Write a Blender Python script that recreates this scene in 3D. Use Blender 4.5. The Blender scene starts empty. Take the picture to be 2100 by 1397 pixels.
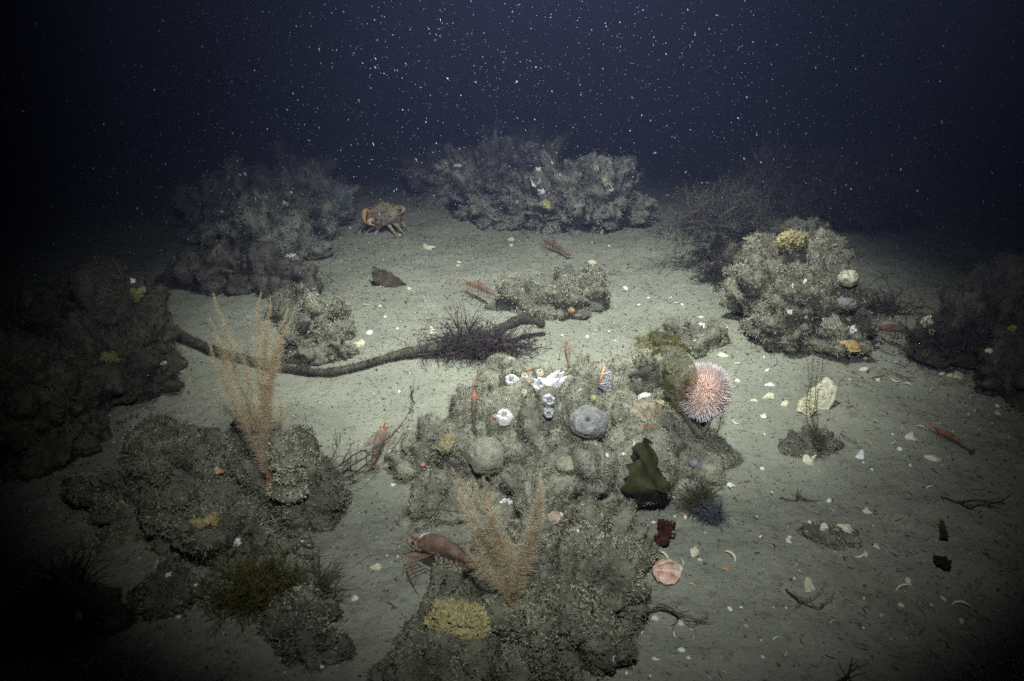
import bpy, bmesh, math, random
import numpy as np
from mathutils import Vector, Matrix
from mathutils.bvhtree import BVHTree

R = math.radians
random.seed(7)
rng = np.random.default_rng(11)
S = bpy.context.scene
COL = S.collection

# ------------------------------------------------------------------ camera
CAM_H, PITCH, FPX = 0.75, R(24.0), 1818.0
cd = bpy.data.cameras.new("camera"); cam = bpy.data.objects.new("camera", cd); COL.objects.link(cam)
cd.sensor_width = 36.0; cd.lens = 36.0 * FPX / 2100.0
cd.clip_start = 0.02; cd.clip_end = 300.0
cam.location = (0, 0, CAM_H); cam.rotation_euler = (math.pi / 2 - PITCH, 0, 0)
S.camera = cam

# ------------------------------------------------------------------ world: the last daylight reaching deep water
SUN_EL, SUN_ROT = R(35), R(20)
w = bpy.data.worlds.new("World"); S.world = w; w.use_nodes = True
wn = w.node_tree; wn.nodes.clear()
wo = wn.nodes.new("ShaderNodeOutputWorld"); wb = wn.nodes.new("ShaderNodeBackground")
sk = wn.nodes.new("ShaderNodeTexSky"); sk.sky_type = 'NISHITA'; sk.sun_disc = False
sk.sun_elevation = SUN_EL; sk.sun_rotation = SUN_ROT
wt = wn.nodes.new("ShaderNodeMix"); wt.data_type = 'RGBA'; wt.blend_type = 'MULTIPLY'; wt.inputs[0].default_value = 1
wt.inputs[7].default_value = (0.25, 0.35, 1.0, 1)
wn.links.new(sk.outputs[0], wt.inputs[6]); wn.links.new(wt.outputs[2], wb.inputs[0]); wn.links.new(wb.outputs[0], wo.inputs[0])
wb.inputs[1].default_value = 0.0025

# ------------------------------------------------------------------ the underwater lamp that lights the sea bed, held above the frame
def spot(name, loc, target, power, cone, blend, size, color):
    ld = bpy.data.lights.new(name, 'SPOT'); o = bpy.data.objects.new(name, ld); COL.objects.link(o)
    ld.energy = power; ld.spot_size = R(cone); ld.spot_blend = blend; ld.shadow_soft_size = size; ld.color = color
    o.location = loc
    o.rotation_euler = (Vector(target) - Vector(loc)).to_track_quat('-Z', 'Y').to_euler()
    return o
spot("underwater_lamp", (0.03, 1.38, 1.50), (0.07, 1.88, 0.0), 840.0, 68.0, 1.0, 0.03, (0.94, 1.0, 0.93))
# the camera's own weaker flash, just above and ahead of the lens
spot("camera_flash", (0.05, 0.05, 1.20), (0.06, 1.92, 0.0), 420.0, 65.0, 1.0, 0.03, (0.92, 0.98, 0.96))

vs = S.view_settings
vs.view_transform = 'Standard'; vs.look = 'None'; vs.gamma = 1.0; vs.exposure = 0.0
S.cycles.use_denoising = False
S.cycles.volume_bounces = 0
S.cycles.max_bounces = 5
S.cycles.pixel_filter_type = 'BLACKMAN_HARRIS'; S.cycles.filter_width = 1.6
S.cycles.transparent_max_bounces = 12

# ================================================================== noise, numpy
def _hash(ix, iy, iz, seed):
    h = (ix.astype(np.int64) * 374761393 + iy.astype(np.int64) * 668265263 + iz.astype(np.int64) * 2147483647 + seed * 1274126177) & 0xFFFFFFFF
    h = ((h ^ (h >> 13)) * 1274126177) & 0xFFFFFFFF
    h = ((h ^ (h >> 16)) * 2246822519) & 0xFFFFFFFF
    return ((h ^ (h >> 15)) & 0xFFFFFF) / float(0xFFFFFF) * 2 - 1
def vnoise(P, seed=0):
    P = np.asarray(P, float); I = np.floor(P).astype(np.int64); f = P - I; f = f * f * f * (f * (f * 6 - 15) + 10)
    x, y, z = I[..., 0], I[..., 1], I[..., 2]; fx, fy, fz = f[..., 0], f[..., 1], f[..., 2]
    def L(a, b, t): return a + (b - a) * t
    c = [[[_hash(x + i, y + j, z + k, seed) for k in (0, 1)] for j in (0, 1)] for i in (0, 1)]
    a0 = L(L(c[0][0][0], c[1][0][0], fx), L(c[0][1][0], c[1][1][0], fx), fy)
    a1 = L(L(c[0][0][1], c[1][0][1], fx), L(c[0][1][1], c[1][1][1], fx), fy)
    return L(a0, a1, fz)
def fbm(P, oct=4, seed=0, gain=0.5):
    P = np.asarray(P, float); s = 0; a = 1.0; t = 0
    for o in range(oct):
        s = s + a * vnoise(P * (2.03 ** o) + o * 17.3, seed + o); t += a; a *= gain
    return s / t
def billow(P, oct=3, seed=0):
    P = np.asarray(P, float); s = 0; a = 1.0; t = 0
    for o in range(oct):
        s = s + a * np.abs(vnoise(P * (2.1 ** o) + o * 11.7, seed + o)); t += a; a *= 0.5
    return s / t

# ================================================================== pixels of the photograph -> directions -> points
def ray(px, py):
    cx, cy = (px - 1050.0) / FPX, -(py - 698.5) / FPX
    return np.array([cx, math.cos(PITCH) + cy * math.sin(PITCH), -math.sin(PITCH) + cy * math.cos(PITCH)])
def G(x, y):
    x = np.asarray(x, float); y = np.asarray(y, float)
    P = np.stack([x, y, np.zeros_like(x)], -1)
    near = np.exp(-((x * 0.25) ** 2 + ((y - 1.5) * 0.2) ** 2))
    return near * (0.030 * fbm(P * 1.4, 2, 3) + 0.010 * fbm(P * 7, 3, 5) + 0.0034 * fbm(P * 34, 2, 9))
def at(px, py, lift=0.0):
    d = ray(px, py); z = 0.0
    for _ in range(7):
        t = (z + lift - CAM_H) / d[2]; p = d * t; z = float(G(p[0], p[1]))
    return Vector((p[0], p[1], z + lift))
def atY(px, py, Y):
    d = ray(px, py); t = Y / d[1]
    return Vector((d[0] * t, Y, CAM_H + d[2] * t))
def mpp(p):        # metres per photo pixel at a point
    return (p[1] * math.cos(PITCH) + (CAM_H - p[2]) * math.sin(PITCH)) / FPX

# ================================================================== mesh building
class MB:
    def __init__(s): s.V = []; s.F = []; s.C = []; s.n = 0
    def add(s, V, F, col):
        V = np.asarray(V, float).reshape(-1, 3); F = np.asarray(F, np.int64).reshape(-1, 3)
        if len(V) == 0: return s
        c = np.asarray(col, float)
        if c.ndim == 1: c = np.tile(c, (len(V), 1))
        s.V.append(V); s.F.append(F + s.n); s.C.append(c); s.n += len(V); return s
    def arr(s): return np.concatenate(s.V), np.concatenate(s.F), np.concatenate(s.C)
    def build(s, name, mat, parent=None, origin=(0, 0, 0), smooth=True):
        V, F, C = s.arr(); V = V - np.asarray(origin, float)
        me = bpy.data.meshes.new(name)
        me.vertices.add(len(V)); me.vertices.foreach_set('co', V.astype(np.float32).ravel())
        me.loops.add(len(F) * 3); me.loops.foreach_set('vertex_index', F.astype(np.int32).ravel())
        me.polygons.add(len(F)); me.polygons.foreach_set('loop_start', np.arange(0, len(F) * 3, 3, dtype=np.int32))
        me.polygons.foreach_set('use_smooth', np.full(len(F), smooth))
        at_ = me.color_attributes.new('Col', 'FLOAT_COLOR', 'POINT')
        at_.data.foreach_set('color', np.concatenate([C, np.ones((len(C), 1))], 1).astype(np.float32).ravel())
        me.update(); me.validate(); me.materials.append(mat)
        o = bpy.data.objects.new(name, me); COL.objects.link(o)
        if parent is not None: o.parent = parent
        else: o.location = origin
        return o

_ico = {}
def ico(level):
    if level not in _ico:
        b = bmesh.new(); bmesh.ops.create_icosphere(b, subdivisions=level, radius=1.0)
        V = np.array([v.co[:] for v in b.verts]); F = np.array([[v.index for v in f.verts] for f in b.faces]); b.free()
        _ico[level] = (V, F)
    return _ico[level]

def quads(nu, nv, wrap=False):
    out = []
    for i in range(nu - 1):
        for j in range(nv if wrap else nv - 1):
            a = i * nv + j; b = i * nv + (j + 1) % nv; c = (i + 1) * nv + (j + 1) % nv; d = (i + 1) * nv + j
            out += [(a, b, c), (a, c, d)]
    return np.array(out)

def tube(mb, pts, rad, col, n=6, flat=1.0):
    P = np.array([list(p) for p in pts], float); m = len(P)
    rad = np.full(m, rad) if np.isscalar(rad) else np.asarray(rad, float)
    T = np.gradient(P, axis=0); T /= (np.linalg.norm(T, axis=1, keepdims=True) + 1e-12)
    u = np.cross(T[0], [0, 0, 1.0])
    if np.linalg.norm(u) < 1e-3: u = np.cross(T[0], [0, 1.0, 0])
    u /= np.linalg.norm(u); V = []
    for i in range(m):
        u = u - T[i] * np.dot(u, T[i]); u /= (np.linalg.norm(u) + 1e-12); v = np.cross(T[i], u)
        for k in range(n):
            a = 2 * math.pi * k / n; V.append(P[i] + rad[i] * (math.cos(a) * u + flat * math.sin(a) * v))
    F = list(quads(m, n, True)); b = len(V); V.append(P[0]); V.append(P[-1])
    for k in range(n):
        F.append((b, (k + 1) % n, k)); F.append((b + 1, (m - 1) * n + k, (m - 1) * n + (k + 1) % n))
    c = np.asarray(col, float)
    if c.ndim == 2: c = np.concatenate([np.repeat(c, n, 0), c[:1], c[-1:]])
    mb.add(V, F, c)

def curve(ctrl, n):
    """Catmull-Rom through control points"""
    P = np.array([list(c) for c in ctrl], float); P = np.concatenate([[2 * P[0] - P[1]], P, [2 * P[-1] - P[-2]]])
    out = []; seg = len(P) - 3
    for t in np.linspace(0, seg - 1e-6, n):
        i = int(t); f = t - i; a, b, c, d = P[i:i + 4]
        out.append(0.5 * ((2 * b) + (-a + c) * f + (2 * a - 5 * b + 4 * c - d) * f * f + (-a + 3 * b - 3 * c + d) * f ** 3))
    return np.array(out)

def strands(mb, P, D, L, W, col, bend=0.5, rg=rng):
    """many little tapered blades; P base, D direction, L length, W width"""
    n = len(P)
    if n == 0: return
    D = D / (np.linalg.norm(D, axis=1, keepdims=True) + 1e-9); L = np.broadcast_to(L, (n,))[:, None]; W = np.broadcast_to(W, (n,))[:, None]
    q = rg.normal(size=(n, 3)); s = np.cross(D, q); s /= (np.linalg.norm(s, axis=1, keepdims=True) + 1e-9)
    b = np.cross(D, s) * rg.uniform(-bend, bend, (n, 1))
    p1 = P + D * L * .5 + b * L * .15; p2 = P + D * L * .95 + b * L * .6
    V = np.stack([P - s * W * .5, P + s * W * .5, p1 - s * W * .42, p1 + s * W * .42, p2], 1).reshape(-1, 3)
    k = np.arange(n)[:, None] * 5
    F = np.concatenate([k + [0, 1, 3], k + [0, 3, 2], k + [2, 3, 4]])
    c = np.asarray(col, float)
    mb.add(V, F, c if c.ndim == 1 else np.repeat(c, 5, 0))

OCT_V = np.array([[1, 0, 0], [-1, 0, 0], [0, 1, 0], [0, -1, 0], [0, 0, 1], [0, 0, -1]], float)
OCT_F = np.array([[0, 2, 4], [2, 1, 4], [1, 3, 4], [3, 0, 4], [2, 0, 5], [1, 2, 5], [3, 1, 5], [0, 3, 5]])
def crumbs(mb, P, size, col, aniso=0.5, rg=rng, axis=None):
    n = len(P)
    if n == 0: return
    size = np.broadcast_to(size, (n,))
    A = rg.normal(size=(n, 3, 3)); Q = np.linalg.qr(A)[0]
    sc = size[:, None] * rg.uniform(aniso, 1, (n, 3))
    base = OCT_V[None] * (1 + rg.uniform(-.3, .3, (n, 6, 1)))
    V = np.einsum('nij,nkj->nki', Q, base * sc[:, None, :]) + P[:, None, :]
    F = (np.arange(n)[:, None, None] * 6 + OCT_F[None]).reshape(-1, 3)
    c = np.asarray(col, float)
    mb.add(V.reshape(-1, 3), F, c if c.ndim == 1 else np.repeat(c, 6, 0))

# ================================================================== materials
_m = {}
def M(name, rough=0.85, bump=0.0, bscale=300, vary=0.25, vscale=60, trans=0.0, alpha=1.0, spec=0.3, sss=0.0):
    if name in _m: return _m[name]
    m = bpy.data.materials.new(name); m.use_nodes = True; nt = m.node_tree; ns = nt.nodes; lk = nt.links
    bs = ns['Principled BSDF']; out = ns['Material Output']
    a = ns.new('ShaderNodeAttribute'); a.attribute_name = 'Col'
    g = ns.new('ShaderNodeNewGeometry')
    tc = ns.new('ShaderNodeTexCoord')
    nz = ns.new('ShaderNodeTexNoise'); nz.inputs['Scale'].default_value = vscale; nz.inputs['Detail'].default_value = 5
    lk.new(tc.outputs['Object'], nz.inputs['Vector'])
    mr = ns.new('ShaderNodeMapRange'); mr.inputs['From Min'].default_value = .3; mr.inputs['From Max'].default_value = .7
    mr.inputs['To Min'].default_value = 1 - vary; mr.inputs['To Max'].default_value = 1 + vary
    lk.new(nz.outputs['Fac'], mr.inputs['Value'])
    vm = ns.new('ShaderNodeVectorMath'); vm.operation = 'SCALE'
    lk.new(a.outputs['Color'], vm.inputs[0]); lk.new(mr.outputs[0], vm.inputs['Scale'])
    lk.new(vm.outputs[0], bs.inputs['Base Color'])
    bs.inputs['Roughness'].default_value = rough; bs.inputs['Specular IOR Level'].default_value = spec
    if sss:
        bs.inputs['Subsurface Weight'].default_value = sss; bs.inputs['Subsurface Radius'].default_value = (1, .5, .3); bs.inputs['Subsurface Scale'].default_value = 0.004
    if bump:
        b = ns.new('ShaderNodeBump'); b.inputs['Strength'].default_value = bump; b.inputs['Distance'].default_value = 0.004
        n2 = ns.new('ShaderNodeTexNoise'); n2.inputs['Scale'].default_value = bscale; n2.inputs['Detail'].default_value = 4
        lk.new(tc.outputs['Object'], n2.inputs['Vector']); lk.new(n2.outputs['Fac'], b.inputs['Height']); lk.new(b.outputs[0], bs.inputs['Normal'])
    if trans:
        tr = ns.new('ShaderNodeBsdfTranslucent'); mx = ns.new('ShaderNodeMixShader'); mx.inputs[0].default_value = trans
        lk.new(vm.outputs[0], tr.inputs['Color']); lk.new(bs.outputs[0], mx.inputs[1]); lk.new(tr.outputs[0], mx.inputs[2])
        lk.new(mx.outputs[0], out.inputs['Surface'])
    if alpha < 1:
        tp = ns.new('ShaderNodeBsdfTransparent'); m2 = ns.new('ShaderNodeMixShader'); m2.inputs[0].default_value = alpha
        lk.new(tp.outputs[0], m2.inputs[1]); lk.new((mx if trans else bs).outputs[0], m2.inputs[2]); lk.new(m2.outputs[0], out.inputs['Surface'])
    _m[name] = m; return m

SILT = np.array([0.285, 0.285, 0.225])
m_rock = M('silty_rock', bump=.9, bscale=220, vary=.45, vscale=45)
m_turf = M('silty_turf', rough=.95, vary=.35, vscale=70, trans=.15, spec=.1)
m_shell = M('shell', rough=.6, bump=.5, bscale=260, vary=.18, vscale=160)
m_sponge = M('sponge', rough=.9, bump=1.0, bscale=420, vary=.25, vscale=120)
m_weed = M('seaweed_blade', rough=.6, bump=.4, bscale=150, vary=.35, vscale=60, trans=.5, spec=.3)
m_film = M('thin_seaweed_blade', rough=.7, bump=.3, bscale=150, vary=.35, vscale=60, trans=.5, alpha=.38)
m_hair = M('fine_hairs', rough=.8, vary=.15, trans=.4, spec=.1)
m_twig = M('twig', rough=.9, bump=.4, vary=.3, vscale=90, spec=.1)
m_shrimp = M('shrimp_shell', rough=.45, vary=.3, vscale=300, trans=.35, alpha=.60, spec=.4)
m_crab = M('crab_shell', rough=.7, bump=.6, bscale=250, vary=.25, vscale=130)
m_spine = M('urchin_spine', rough=.55, vary=.1, trans=.25)

# sea bed
def seabed_material():
    m = bpy.data.materials.new('silt'); m.use_nodes = True; nt = m.node_tree; ns = nt.nodes; lk = nt.links
    bs = ns['Principled BSDF']; bs.inputs['Roughness'].default_value = .95; bs.inputs['Specular IOR Level'].default_value = .1
    tc = ns.new('ShaderNodeTexCoord')
    def noise(sc, det=5, rough=.6):
        n = ns.new('ShaderNodeTexNoise'); n.inputs['Scale'].default_value = sc; n.inputs['Detail'].default_value = det; n.inputs['Roughness'].default_value = rough
        lk.new(tc.outputs['Object'], n.inputs['Vector']); return n
    def mix(a, b, f, mode='MIX'):
        x = ns.new('ShaderNodeMix'); x.data_type = 'RGBA'; x.blend_type = mode
        for s_, v in ((6, a), (7, b)):
            if isinstance(v, tuple): x.inputs[s_].default_value = v
            else: lk.new(v, x.inputs[s_])
        lk.new(f, x.inputs[0]); return x.outputs[2]
    def ramp(v, lo, hi):
        r = ns.new('ShaderNodeMapRange'); r.inputs[1].default_value = lo; r.inputs[2].default_value = hi; lk.new(v, r.inputs[0]); return r.outputs[0]
    c = mix((.250, .256, .203, 1), (.325, .330, .268, 1), ramp(noise(6).outputs[0], .35, .65))
    c = mix(c, (.205, .205, .155, 1), ramp(noise(55, 6, .7).outputs[0], .53, .66))     # coarser dark grains
    c = mix(c, (.40, .40, .34, 1), ramp(noise(240, 3).outputs[0], .62, .72))            # pale grains
    c = mix(c, (.11, .10, .075, 1), ramp(noise(130, 3).outputs[0], .63, .68))           # dark specks
    lk.new(c, bs.inputs['Base Color'])
    b = ns.new('ShaderNodeBump'); b.inputs['Strength'].default_value = .55; b.inputs['Distance'].default_value = .004
    lk.new(noise(120, 8, .7).outputs[0], b.inputs['Height'])
    b2 = ns.new('ShaderNodeBump'); b2.inputs['Strength'].default_value = .6; b2.inputs['Distance'].default_value = .012
    lk.new(noise(26, 5).outputs[0], b2.inputs['Height']); lk.new(b.outputs[0], b2.inputs['Normal'])
    lk.new(b2.outputs[0], bs.inputs['Normal'])
    return m
def axis(lo, hi, step, far, grow=1.35):
    a = list(np.arange(lo, hi + 1e-6, step)); s_ = step
    while a[-1] < far[1]: s_ *= grow; a.append(a[-1] + s_)
    s_ = step
    while a[0] > far[0]: s_ *= grow; a.insert(0, a[0] - s_)
    return np.array(a)
xs = axis(-1.7, 1.7, .009, (-80, 80)); ys = axis(.5, 3.4, .009, (-20, 90))
X, Y = np.meshgrid(xs, ys); Z = G(X, Y)
V = np.stack([X, Y, Z], -1).reshape(-1, 3); nx = len(xs); ny = len(ys)
i, j = np.meshgrid(np.arange(ny - 1), np.arange(nx - 1), indexing='ij'); a = (i * nx + j).ravel()
F = np.concatenate([np.stack([a, a + 1, a + nx + 1], 1), np.stack([a, a + nx + 1, a + nx], 1)])
gb = MB(); gb.add(V, F, SILT); sea = gb.build('seabed', seabed_material()); sea['kind'] = 'structure'; sea['label'] = 'grey green silty sea bed'
BV = []          # surfaces one may stand things on
near = (np.abs(V[F[:, 0], 0]) < 3) & (V[F[:, 0], 1] < 7) & (V[F[:, 0], 1] > 0)
BV.append((V, F[near]))

# ================================================================== things
def thing(name, label, cat, loc=(0, 0, 0), group=None):
    o = bpy.data.objects.new(name, None); COL.objects.link(o); o.location = loc; o.empty_display_size = .02
    o['label'] = label; o['category'] = cat
    if group: o['group'] = group
    return o
def tag(o, label, cat, group=None):
    o['label'] = label; o['category'] = cat
    if group: o['group'] = group
    return o

# ------------------------------------------------------------------ boulders with turf
PAL = {
    'silt':  [((.46, .45, .34), .54), ((.27, .26, .18), .26), ((.065, .06, .04), .20)],
    'beige': [((.50, .49, .38), .62), ((.33, .32, .235), .24), ((.085, .08, .055), .14)],
    'haze':  [((.36, .35, .30), .50), ((.22, .21, .17), .30), ((.08, .075, .06), .20)],
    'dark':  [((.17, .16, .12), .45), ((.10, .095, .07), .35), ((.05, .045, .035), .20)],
    'olive': [((.14, .13, .07), .45), ((.09, .085, .045), .40), ((.05, .045, .03), .15)],
    'frond': [((.26, .24, .09), .5), ((.18, .165, .06), .5)],
    'weed':  [((.13, .10, .08), .5), ((.08, .06, .05), .35), ((.16, .15, .12), .15)],
}
def pick_cols(pal, n, rg):
    p = np.array([q[1] for q in PAL[pal]]); C = np.array([q[0] for q in PAL[pal]])
    c = C[rg.choice(len(p), n, p=p / p.sum())]; return c * rg.uniform(.8, 1.2, (n, 1))

EXPO = 1.45
def blob_mesh(spec, level, seed, rough=1.0, base=None):
    """spec = (x0, x1, ytop, ybottom, depth ratio) in photo pixels, resting on the sea bed"""
    x0, x1, yt, yb, k = spec[:5]; xc = (x0 + x1) / 2
    f = at(xc, yb); W = (x1 - x0) * mpp(f); D = W * k
    Yt = f.y + .55 * D; h = atY(xc, yt, Yt).z - f.z; h = max(h, .012)
    if len(spec) > 5: h = spec[5]
    W *= 1 + .25 * D / max(f.y, .3)
    d, F = ico(level); c = np.array([at(xc, yb).x * (f.y + D * .5) / f.y, f.y + D * .5, f.z + h * .15])
    r = np.array([W / 2, D / 2, h * .85])
    d = d.copy(); th_ = np.arctan2(d[:, 1], d[:, 0]); wob = 1 + .22 * vnoise(np.stack([np.cos(th_) * 1.6, np.sin(th_) * 1.6, np.full(len(d), seed * 1.7)], 1), seed)
    d[:, :2] *= wob[:, None]; d[:, 2] = np.sign(d[:, 2]) * np.abs(d[:, 2]) ** EXPO
    P = d * r
    wp = P + c
    sm = (W * D * h) ** (1 / 3)
    lump = fbm(wp / (sm * .55), 2, seed) * .34 * sm
    l2 = (billow(wp / .06, 2, seed + 5) - .25) * .080 * rough * min(1.0, sm / .12)
    l3 = (billow(wp / .032, 1, seed + 7) - .25) * .034 * rough * min(1.0, sm / .10) + (billow(wp / .014, 2, seed + 9) - .25) * .022 * rough
    N = d / r + 1e-6; N /= np.linalg.norm(N, axis=1, keepdims=True)
    P = P + N * (lump + l2 + l3)[:, None]
    return P + c, F

def turf(mb, V, F, pal, dens, size, seed, strand=.6, up=.35, sl=.8):
    rg = np.random.default_rng(seed)
    A = V[F[:, 0]]; B = V[F[:, 1]]; C = V[F[:, 2]]; cr = np.cross(B - A, C - A); ar = np.linalg.norm(cr, axis=1) / 2
    nrm = cr / (2 * ar[:, None] + 1e-12)
    cen = (A + B + C) / 3; ok = (cen[:, 2] > G(cen[:, 0], cen[:, 1]) - .004) & (nrm[:, 2] > -.75)
    cen_n = billow(cen / .03, 2, seed + 3)
    wgt = ar * ok * np.clip(-.05 + 3.2 * cen_n, .04, 1.5)
    dens = dens * 1.7; size = size * .80; n = int(dens * (ar * ok).sum()); n = min(n, 110000)
    if n < 5: return
    idx = rg.choice(len(F), n, p=wgt / wgt.sum()); u = rg.uniform(size=(n, 2)); fl = u.sum(1) > 1; u[fl] = 1 - u[fl]
    P = A[idx] + (B - A)[idx] * u[:, :1] + (C - A)[idx] * u[:, 1:]; N = nrm[idx]
    cols = pick_cols(pal, n, rg)
    patch = np.clip(fbm(P / .05, 2, seed + 21) * .9 + 1.0, .45, 1.35); cols = cols * patch[:, None]
    ns_ = int(n * strand)
    for k in range(3):
        D = N[:ns_] + rg.normal(size=(ns_, 3)) * .95 + [0, 0, up]
        q = P[:ns_] + rg.normal(size=(ns_, 3)) * size * .25
        strands(mb, q, D, size * sl * rg.uniform(.6, 1.9, ns_), size * rg.uniform(.08, .22, ns_), cols[:ns_] * rg.uniform(.8, 1.15, (ns_, 1)), 1.6, rg)
    nl = int(n * .035); q = P[:nl]; strands(mb, q, N[:nl] + rg.normal(size=(nl, 3)) * .8 + [0, 0, .5], size * sl * rg.uniform(2.5, 5.5, nl), size * rg.uniform(.07, .13, nl), pick_cols('olive', nl, rg) * 1.3, 2.2, rg)
    for k in range(2):
        q = P[ns_:] + N[ns_:] * size * rg.uniform(-.1, .6, (n - ns_, 1)) + rg.normal(size=(n - ns_, 3)) * size * .3
        crumbs(mb, q, size * rg.uniform(.14, .46, n - ns_), cols[ns_:] * rg.uniform(.6, .95, (n - ns_, 1)), .4, rg)

def boulder(name, label, cat, specs, pal='silt', level=6, dens=26000, size=.0075, seed=1, rough=1.0, rock_col=(.17, .165, .125), strand=.5, up=.15, sl=.8):
    f = at((specs[0][0] + specs[0][1]) / 2, specs[0][3])
    o = thing(name, label, cat, f)
    rb = MB(); tb = MB(); rg = np.random.default_rng(seed)
    for n_, sp in enumerate(specs):
        V, F = blob_mesh(sp, level, seed * 31 + n_, rough)
        col = np.tile(np.array(rock_col), (len(V), 1)) * np.clip(1 + .5 * fbm(V / .03, 3, seed)[:, None], .4, 1.6)
        # keep what shows above the silt
        keep = (V[F].mean(1)[:, 2] > G(V[F[:, 0], 0], V[F[:, 0], 1]) - .03)
        rb.add(V, F[keep], col)
        turf(tb, V, F, pal, dens, size, seed * 77 + n_, strand, up, sl)
        BV.append((V, F[keep]))
        # crumbs and turf shed on the silt round the foot
        x0, x1 = np.percentile(V[:, 0], [2, 98]); y0, y1 = np.percentile(V[:, 1], [2, 98])
        ns_ = int(dens * .30 * (x1 - x0) * (y1 - y0)); th = rg.uniform(0, 2 * math.pi, ns_); rr = .84 + np.abs(rg.normal(size=ns_)) * .22
        q = np.stack([(x0 + x1) / 2 + np.cos(th) * rr * (x1 - x0) / 2, (y0 + y1) / 2 + np.sin(th) * rr * (y1 - y0) / 2, np.zeros(ns_)], 1)
        q = q[fbm(q / .045, 2, seed + 50) > -.08 + .5 * (rr - 1)]
        q[:, 2] = G(q[:, 0], q[:, 1]) + .001; cc = pick_cols(pal, len(q), rg)
        crumbs(tb, q, size * rg.uniform(.15, .5, len(q)), cc, .35, rg)
        strands(tb, q, rg.normal(size=(len(q), 3)) * [1, 1, .5] + [0, 0, .4], size * sl * rg.uniform(.5, 1.6, len(q)), size * rg.uniform(.1, .22, len(q)), cc * .8, 1.6, rg)
    rb.build('rock_body', m_rock, o, f)
    t = tb.build('turf', m_turf, o, f, smooth=False); t['kind'] = 'stuff'
    return o

boulder('encrusted_boulder', 'large silt-coated boulder in the centre carrying barnacles, shells and the pink urchin', 'rock',
        [(990, 1270, 772, 905, 1.0), (1170, 1440, 775, 920, .95), (1235, 1475, 835, 975, .8), (1030, 1300, 850, 1010, .9),
         (825, 1030, 880, 1000, .9), (900, 1130, 850, 975, .9), (1110, 1310, 905, 1055, .8), (1160, 1400, 860, 980, .8),
         (850, 945, 1000, 1082, .8), (1020, 1180, 965, 1090, .8), (990, 1080, 800, 880, .8)],
        pal='beige', seed=3, dens=60000, size=.0052, rock_col=(.24, .235, .18))
boulder('low_boulder', 'dark turf-covered boulder nearest the camera, bearing the yellow sponge', 'rock',
        [(1000, 1300, 1140, 1330, .7), (870, 1120, 1240, 1390, .8), (1010, 1240, 1210, 1410, .7), (1130, 1290, 1085, 1220, .8), (1060, 1200, 1060, 1180, .8), (830, 1000, 1310, 1430, .7), (1180, 1300, 1180, 1290, .7)],
        pal='silt', seed=5, dens=55000, size=.0055, rock_col=(.14, .135, .10))
boulder('hydroid_boulder', 'wide dark boulder at left with shaggy turf, carrying the tallest hydroids', 'rock',
        [(225, 480, 900, 1120, .8), (350, 600, 880, 1100, .8), (480, 660, 940, 1090, .8), (400, 560, 1050, 1160, .7), (230, 350, 960, 1080, .7), (500, 640, 1010, 1130, .7)],
        pal='silt', seed=8, dens=50000, size=.0062, rock_col=(.13, .125, .09))
boulder('shaggy_boulder', 'brownish turf-covered boulder at upper right with a yellow sponge on top', 'rock',
        [(1460, 1700, 478, 590, .9), (1500, 1740, 520, 690, .8), (1560, 1790, 570, 725, .6), (1450, 1560, 520, 585, .8)],
        pal='silt', seed=11, dens=26000, size=.008, level=6, rock_col=(.18, .17, .13))
boulder('rubble_mound', 'low beige mound of rubble in the middle of the silt behind the red weed', 'rock',
        [(1030, 1130, 575, 645, .8), (1100, 1200, 585, 658, .9), (1120, 1215, 556, 630, .9), (1180, 1245, 575, 640, .9), (1180, 1235, 543, 600, .9)],
        pal='beige', seed=13, dens=24000, size=.0075, level=5, rough=.8)
boulder('gravel_patch', 'faint low patch of rubble behind the pink urchin', 'rock',
        [(1345, 1425, 655, 710, .8), (1400, 1492, 668, 726, .8)],
        pal='silt', seed=15, dens=22000, size=.007, level=5, rough=.6)
boulder('crusty_mound', 'rough beige mound left of the kelp stalk behind the tall hydroids', 'rock',
        [(600, 700, 610, 700, .8), (620, 735, 670, 745, .7), (570, 660, 585, 660, .8), (590, 660, 660, 745, .6), (650, 730, 620, 700, .8)],
        pal='beige', seed=17, dens=24000, size=.0075, level=5, rough=.9)
boulder('far_knoll', 'pale lumpy outcrop far off in the centre, topped by rounded knobs', 'rock',
        [(900, 1180, 300, 430, .5), (965, 1055, 262, 380, .6), (1045, 1130, 278, 400, .6), (1080, 1300, 345, 470, .5), (1160, 1310, 380, 472, .5), (870, 960, 315, 395, .6), (940, 1010, 380, 455, .6), (1040, 1180, 390, 462, .6)],
        pal='haze', seed=19, dens=8000, size=.012, level=6, rough=1.9, rock_col=(.24, .23, .20))
boulder('far_knoll', 'dim bluish outcrop at far left dotted with white specks, left of the crab', 'rock',
        [(470, 720, 355, 480, .5), (540, 690, 335, 420, .6), (390, 560, 380, 500, .6), (420, 640, 430, 545, .5)],
        pal='haze', seed=21, dens=8000, size=.012, level=5, rough=1.6, rock_col=(.19, .19, .16))
boulder('weedy_ridge', 'low ridge shaggy with dark upright weed behind the upper right boulder', 'rock',
        [(1440, 1620, 375, 482, .5), (1560, 1760, 345, 470, .5), (1700, 1880, 350, 465, .5)],
        pal='weed', seed=23, dens=4200, size=.026, level=5, rough=1.3, rock_col=(.08, .07, .06), strand=.9, up=1.3, sl=1.6)
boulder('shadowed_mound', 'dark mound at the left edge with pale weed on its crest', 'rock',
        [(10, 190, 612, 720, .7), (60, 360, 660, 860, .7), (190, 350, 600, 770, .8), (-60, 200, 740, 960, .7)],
        pal='dark', seed=25, dens=16000, size=.0085, level=6, rock_col=(.09, .085, .065))
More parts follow.
